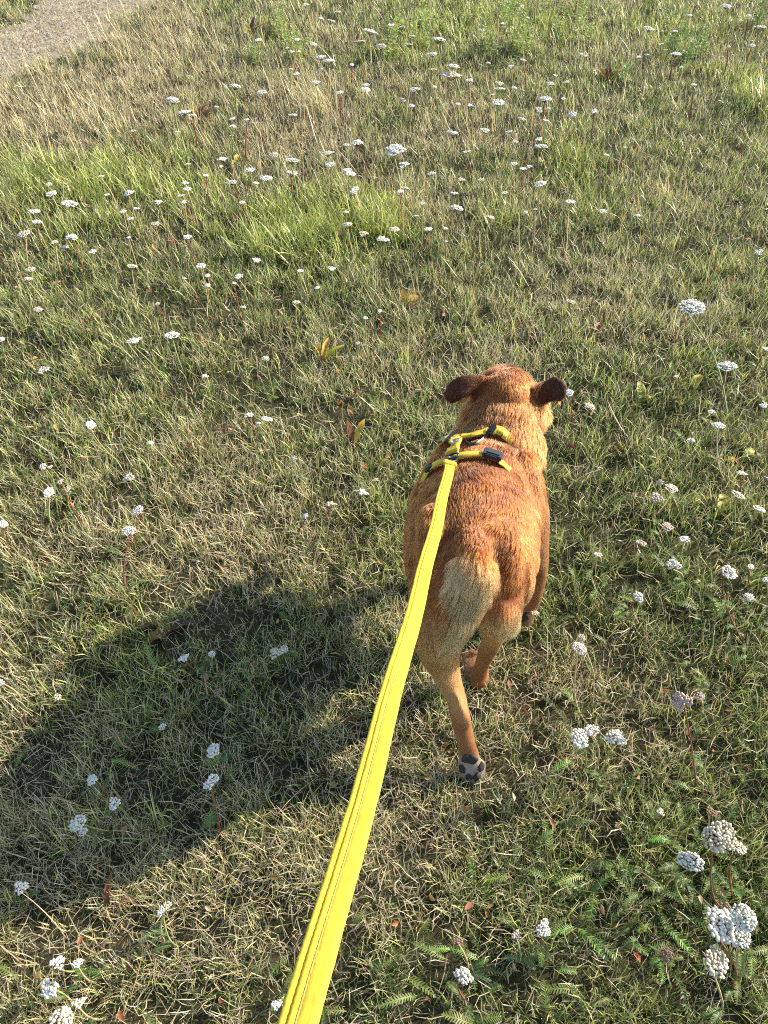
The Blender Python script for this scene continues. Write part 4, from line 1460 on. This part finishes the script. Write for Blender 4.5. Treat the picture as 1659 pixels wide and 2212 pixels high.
# the ones whose stems can be followed in the photograph
yarrow(1495, 661, 56, 'white', 'green', 'big', (1577, 915), .24)
yarrow(1570, 790, 38, 'white', 'red', 'mid', (1556, 905), .13)
yarrow(1552, 918, 28, 'white', 'straw', 'mid', (1588, 1056), .14)
yarrow(1595, 1068, 33, 'cream', 'green', 'mid', (1585, 1170), .12)
yarrow(1450, 1054, 29, 'cream', 'straw', 'mid', (1480, 1150), .12)
yarrow(1442, 1137, 28, 'pink', 'straw', 'loose', (1462, 1215), .10)
yarrow(1384, 1173, 31, 'cream', 'red', 'loose', (1345, 1228), .11)
yarrow(1454, 1218, 35, 'white', 'straw', 'loose', (1448, 1290), .11)
yarrow(1577, 1236, 40, 'white', 'red', 'mid', (1615, 1400), .18)
yarrow(1251, 1400, 30, 'white', 'straw', 'mid', (1272, 1560), .17)
yarrow(1254, 1378, 20, 'cream', 'straw', 'small', (1270, 1470), .12)
yarrow(1253, 1594, 44, 'white', 'green', 'mid', (1262, 1680), .15, tilt=(.25, -.3))
yarrow(1278, 1577, 30, 'white', 'straw', 'small', (1285, 1680), .15)
yarrow(1330, 1592, 48, 'white', 'green', 'loose', (1315, 1690), .13)
yarrow(1470, 1513, 46, 'pink', 'red', 'loose', (1510, 1730), .20, squash=1.25, tilt=(.5, -.3))
yarrow(1356, 650, 22, 'cream', 'red', 'small', (1233, 735), .12) if False else yarrow(1233, 651, 22, 'cream', 'red', 'small', (1234, 735), .12)
yarrow(288, 735, 40, 'white', 'green', 'loose', (372, 826), .15)
yarrow(371, 723, 33, 'white', 'green', 'mid', (398, 800), .11)
yarrow(297, 1102, 28, 'white', 'red', 'mid', (293, 1180), .10)
yarrow(278, 1145, 33, 'white', 'red', 'mid', (298, 1290), .17)
yarrow(456, 1688, 47, 'white', 'red', 'loose', (476, 1815), .15)
yarrow(1555, 1808, 66, 'cream', 'red', 'big', (1588, 1960), .21, tilt=(.4, -.25))
yarrow(1595, 1830, 34, 'cream', 'red', 'mid', (1590, 1955), .19)
yarrow(1492, 1858, 52, 'white', 'green', 'big', (1510, 1985), .17, tilt=(.3, .2))
yarrow(1562, 1998, 72, 'white', 'red', 'loose', (1572, 2140), .20, tilt=(.4, -.1))
yarrow(1606, 1982, 50, 'white', 'green', 'big', (1585, 2150), .22, tilt=(.35, .1))
yarrow(1600, 2025, 40, 'white', 'straw', 'mid', (1592, 2145), .18)
yarrow(1549, 2078, 52, 'cream', 'straw', 'mid', (1542, 2165), .16, tilt=(.3, 0))
yarrow(1175, 2005, 34, 'white', 'red', 'loose', (1160, 2075), .10)
yarrow(1116, 2020, 22, 'pink', 'green', 'sparse', (1112, 2070), .08)
yarrow(1003, 2106, 46, 'white', 'red', 'loose', (1020, 2180), .12, tilt=(.45, .35), squash=1.2)
yarrow(1427, 1655 + 318 / 2 - 60, 18, 'cream', 'straw', 'sparse', None, .07)
for a_, b_, c_, hh in [(1538, 1753, 24, .14), (1567, 1958, 20, .12), (1439, 2061, 27, .11), (442, 1461, 18, .09), (469, 1495, 20, .08), (250, 1585, 15, .09), (652, 1262, 15, .08), (987, 2031, 13, .08), (120, 610, 20, .10)]:
    yarrow(a_, b_, c_, 'brown', 'straw', 'sparse' if c_ < 22 else 'loose', None, hh)


# ------------------------------------------------------------------ broad green grass tufts
def tuft(px, py, n, L, w_, cols, name, lab, cat='grass tuft', spread=.05, lean=.35, rdir=None):
    c = P(px, py)
    V3 = []
    m = n
    az = rng.uniform(0, 6.283, m) if rdir is None else rng.normal(rdir, .7, m)
    rx = c.x + np.clip(rng.normal(0, spread * .8, m), -1.5 * spread, 1.5 * spread); ry = c.y + np.clip(rng.normal(0, spread * .8, m), -1.5 * spread, 1.5 * spread)
    dd = depth_of(c.x, c.y)
    base = np.array(cols)[rng.integers(0, len(cols), m)]
    v = np.exp(rng.normal(0, .2, (m, 1)))
    me = blades(name, rx, ry, az, np.abs(rng.normal(lean, .32, m)), rng.uniform(.55, 1.15, m) * L, np.full(m, w_) * rng.uniform(.7, 1.3, m), rng.uniform(.1, 1.2, m),
                base * v * .8, base * v * 1.2, K=5, kink=.2)
    o = link(name, me, M_grass)
    # origin at the tuft's base
    z0 = gz(c.x, c.y)
    me.transform(Matrix.Translation((-c.x, -c.y, -z0))); o.location = (c.x, c.y, z0)
    tag(o, lab, cat)
    return o


G_br = [(.27, .315, .075), (.20, .255, .06), (.36, .37, .115), (.14, .20, .05), (.44, .38, .18), (.30, .33, .09)]
TL_LAB = 'bright green broad bladed grass tuft %s'
for i, (px, py) in enumerate(TUFT_PIX):
    if i == 21:
        tuft(px, py, 130, .26, .0034, [(.50, .42, .26), (.44, .36, .2), (.3, .3, .13)], 'grass_tuft', 'tall pale bleached grass tuft standing in dry straw', spread=.07, lean=.3, rdir=math.pi * .9)
        continue
    if i == 22:
        tuft(px, py, 26, .10, .0024, G_br, 'grass_tuft', "small green grass tuft poking up at the edge of the dog's shadow", spread=.012, lean=.4)
        continue
    if i == 23:
        tuft(px, py, 22, .075, .0028, G_br, 'grass_tuft', 'single small fresh green grass tuft beyond the dog', spread=.01, lean=.2)
        continue
    near_y = [q for q in bpy.data.objects if q.name.startswith('yarrow_plant') and (q.location - P(px, py)).to_2d().length < .12]
    where = 'growing with yarrow heads standing in it' if near_y else 'free of flower heads'
    big = 'tall' if i in (0, 1, 7, 8, 9, 12, 17) else 'low'
    if i == 17:
        tuft(px, py, 60, .24, .0060, G_br, 'grass_tuft', 'tall yellow green grass tuft with wide arching blades', spread=.05, lean=.6); continue
    o = tuft(px, py, 70 if big == 'tall' else 48, .175 if big == 'tall' else .13, .0046, G_br, 'grass_tuft', '%s bright green broad bladed grass tuft %s' % (big, where), spread=.055, lean=.45)
    o['group'] = 'bright green tufts in the meadow'


# ------------------------------------------------------------------ leafy pale weeds at the back
def leafy_weed(px, py, hgt, lab, cols, nst=5):
    c = P(px, py); c.z = gz(c.x, c.y)
    root_o = empty('leafy_weed', tuple(c))
    rr = random.Random(int(px * 3 + py))
    Vs = []; Fs = []; Vl = []; Fl = []; Cl = []
    for k in range(nst):
        a_ = rr.uniform(0, 6.28); ln = rr.uniform(.05, .45); hh = hgt * rr.uniform(.7, 1.1)
        p0 = Vector((rr.gauss(0, .03), rr.gauss(0, .03), 0))
        top = p0 + Vector((math.cos(a_) * math.sin(ln), math.sin(a_) * math.sin(ln), math.cos(ln))) * hh
        pts = [p0.lerp(top, t / 5) for t in range(6)]
        V, F = tube(pts, [.0022 - .0002 * i for i in range(6)], 4)
        b = len(Vs); Vs += V; Fs += [tuple(b + q for q in f) for f in F]
        for j in range(30):
            t = rr.uniform(.12, 1); q = p0.lerp(top, t)
            az_ = rr.uniform(0, 6.28); el = rr.uniform(-.1, .9); l = rr.uniform(.018, .038) * (1.15 - .5 * t); w_ = l * rr.uniform(.22, .34)
            d = Vector((math.cos(az_) * math.cos(el), math.sin(az_) * math.cos(el), math.sin(el)))
            s = d.cross(Vector((0, 0, 1))).normalized()
            cc = [x * rr.uniform(.75, 1.3) for x in rr.choice(cols)]
            b = len(Vl)
            Vl += [q, q + d * l * .5 - s * w_, q + d * l + Vector((0, 0, -.003)), q + d * l * .5 + s * w_]
            Fl += [(b, b + 1, b + 2), (b, b + 2, b + 3)]; Cl += [cc] * 4
    link('stems', mesh_py('stems', Vs, Fs), M_stem_green, root_o)
    link('foliage', mesh_py('foliage', Vl, Fl, np.array(Cl), smooth=False), M_leaf, root_o)
    tag(root_o, lab, 'weed', 'pale leafy weeds at the back of the meadow')


W_pale = [(.34, .40, .12), (.26, .34, .09), (.42, .44, .17)]
W_mid = [(.15, .225, .06), (.20, .27, .08)]
for i in range(46):
    rr = random.Random(900 + i)
    if i < 30:
        px = rr.uniform(830, 1260); py = rr.uniform(15, 135)
    elif i < 37:
        px = rr.uniform(540, 660); py = rr.uniform(70, 150)
    else:
        px = rr.uniform(1330, 1659); py = rr.uniform(40, 190)
    c = P(px, py)
    ny = sum(1 for q in bpy.data.objects if q.name.startswith('yarrow_plant') and (q.location - c).to_2d().length < .3)
    pale = i < 37
    tall = rr.random() < .5
    lab = '%s %s leafy weed with small narrow leaves %s' % ('tall' if tall else 'low', 'pale yellow green' if pale else 'mid green', 'crowded by yarrow heads' if ny > 1 else ('with one yarrow near it' if ny == 1 else 'standing clear of yarrow heads'))
    leafy_weed(px, py, .22 if tall else .13, lab, W_pale if pale else W_mid, 6 if tall else 5)


# ------------------------------------------------------------------ dock leaves turning colour
def dock_leaf_mesh(L, w_, cols, seed, bend=1.1, wave=.3):
    rr = random.Random(seed)
    nu, nvv = 9, 5
    V = []; F = []; C = []
    ang = 0.0; p = Vector((0, 0, 0)); ctr = []
    for i in range(nu):
        ctr.append(p.copy())
        p = p + Vector((math.cos(ang), 0, math.sin(ang))) * L / (nu - 1); ang -= bend / (nu - 1) * rr.uniform(.5, 1.5)
    for i in range(nu):
        t = i / (nu - 1)
        hw = w_ * max(.05, math.sin(math.pi * min(1, (t * .93 + .03))) ** .65) * .5 * rr.uniform(.72, 1.12)
        for j in range(nvv):
            u = (j / (nvv - 1) - .5) * 2
            V.append(ctr[i] + Vector((0, u * hw, abs(u) * hw * (.5 + .5 * math.sin(seed)) + wave * hw * math.sin(t * 19 + j * 2 + seed) + rr.uniform(-.12, .12) * hw)))
            k = min(len(cols) - 1, int((.55 * t + .45 * rr.random()) * len(cols)))
            C.append([x * rr.uniform(.8, 1.2) for x in cols[k]])
    for i in range(nu - 1):
        for j in range(nvv - 1):
            b = i * nvv + j
            F.append((b, b + 1, b + nvv + 1, b + nvv))
    return mesh_py('leaf_blade', V, F, np.array(C))


DK_Y = [(.36, .33, .05), (.48, .32, .04), (.34, .19, .04)]
DK_G = [(.22, .30, .05), (.40, .40, .05), (.45, .36, .05)]
DK_R = [(.13, .045, .028), (.22, .075, .035), (.27, .14, .045)]
DK_B = [(.10, .055, .04), (.16, .085, .06), (.07, .045, .035)]


def dock(px, py, leaves, lab):
    c = P(px, py); c.z = gz(c.x, c.y)
    root_o = empty('dock_plant', tuple(c))
    for k, (L, w_, cols, az_, up) in enumerate(leaves):
        o = link('leaf_blade', dock_leaf_mesh(L, w_, cols, int(px) + k * 13), M_leaf, root_o)
        o.rotation_euler = (random.uniform(-.5, .5), -up * .9, az_)
        o.location = (0, 0, .006)
        o.scale = (.95, .95, .95)
        V, F = tube([Vector((0, 0, -.01)), Vector((0, 0, .008)), Vector((.012 * math.cos(az_), .012 * math.sin(az_), .02))], [.002, .0018, .0015], 5)
        link('leaf_stalk', mesh_py('leaf_stalk', V, F), M_stem_red, root_o)
    tag(root_o, lab, 'dock')


pi_ = math.pi
dock(430, 262, [(.12, .035, DK_R, 1.2, 1.0), (.13, .03, DK_B, .4, .8), (.12, .04, DK_Y, 2.2, 1.0), (.12, .03, DK_R, -.4, .5), (.11, .035, DK_B, 3.0, .6), (.10, .03, DK_R, 4.2, .5), (.09, .03, DK_B, 5.2, .7), (.13, .03, DK_Y, .9, .6), (.12, .03, DK_R, 2.7, .9)], 'large dock clump with dark red, brown and yellow leaves among yarrow')
dock(325, 182, [(.14, .028, DK_B, .5, .7), (.12, .03, DK_B, 2.6, .5), (.11, .03, DK_B, -.8, .4), (.10, .025, DK_R, 1.5, .9), (.10, .03, DK_B, 3.4, .3), (.10, .03, DK_B, 4.4, .4), (.12, .025, DK_B, .1, .3)], 'shrivelled dark brown dock clump in straw near the footpath')
dock(1312, 182, [(.15, .035, DK_R, 1.6, 1.3), (.15, .04, DK_Y, .6, 1.1), (.13, .035, [(.42, .17, .03), (.45, .25, .04)], 2.3, 1.1), (.10, .03, DK_B, 3.2, .5), (.10, .03, DK_B, 0, .3), (.11, .03, DK_R, 1.1, .8)], 'orange and red upright dock clump in the open meadow')
dock(877, 668, [(.085, .045, DK_Y, .9, .9), (.09, .035, DK_Y, 1.9, 1.0), (.075, .024, DK_R, .2, .5), (.07, .03, DK_B, -.3, .5)], 'bright yellow dock leaf pair with a reddish leaf beside it')
dock(698, 785, [(.11, .022, DK_Y, 1.3, 1.25), (.08, .018, DK_Y, 2.0, 1.2), (.10, .02, DK_G, .5, 1.0)], 'narrow upright golden dock leaves standing alone')
dock(765, 970, [(.09, .022, DK_R, 1.9, 1.2), (.10, .020, DK_Y, 1.1, 1.25), (.06, .02, DK_B, 3.0, .6)], 'dock with one crimson and one green yellow upright leaf')
dock(1382, 870, [(.075, .032, DK_G, 1.4, 1.1), (.05, .02, DK_G, .2, .7)], 'small yellow green dock leaf standing behind the dog')
dock(1492, 848, [(.075, .036, DK_G, 1.0, .9), (.06, .025, DK_Y, 2.6, .6)], 'small yellow green dock leaf beside ferny foliage')
dock(1558, 1120, [(.065, .050, DK_G, 1.3, 1.0), (.05, .03, [(.12, .2, .04)], -.4, .5)], 'rounded yellow green dock leaf close to the ground')
dock(1600, 1000, [(.07, .03, DK_G, .6, .7), (.06, .03, DK_Y, 3.0, .5)], 'pale lime dock leaf near the tall arching yarrow')
dock(1393, 1098, [(.06, .04, DK_R, 2.6, .6)], 'single rusty red dock leaf lying in the grass')
dock(365, 1378, [(.07, .035, DK_B, .6, .7), (.06, .03, [(.3, .16, .04)], 3.6, .4), (.06, .03, DK_G, 2.0, .3)], "browned dock leaf in the dog's shadow")
dock(505, 362, [(.09, .05, DK_Y, 1.0, .8)], 'lone yellow dock leaf half hidden by green grass')
dock(360, 1982, [], 'x') if False else None
dock(240, 1965, [(.07, .012, DK_R, 1.9, 1.2), (.05, .012, DK_R, .3, .8)], 'thin reddish dock shoot standing in bleached grass')
dock(545, 80, [(.16, .03, DK_B, 1.6, 1.3), (.14, .03, DK_R, .7, 1.1), (.12, .03, DK_Y, 2.4, .9)], 'brown withered dock stalks before the pale weeds')
dock(1240, 55, [(.22, .012, DK_B, 1.6, 1.45), (.20, .012, DK_R, 1.9, 1.4)], 'dark seeding dock spike rising from the pale weeds')
dock(1290, 730, [(.06, .03, [(.3, .09, .07), (.25, .07, .05)], 1.4, 1.0)], 'small crimson dock leaf in mixed grass')


# how each yarrow stands to its fellows, said in its label
_ys = [o for o in bpy.data.objects if o.name.startswith('yarrow_plant')]
_yp = np.array([tuple(o.location)[:2] for o in _ys])
for i, o in enumerate(_ys):
    dd = np.sort(np.linalg.norm(_yp - _yp[i], axis=1))
    near = int((dd < .22).sum()) - 1
    o['label'] = ('lone ' if dd[1] > .24 else ('paired ' if near == 1 else ('crowded ' if near > 3 else 'grouped ' if near > 1 else ''))) + o['label']
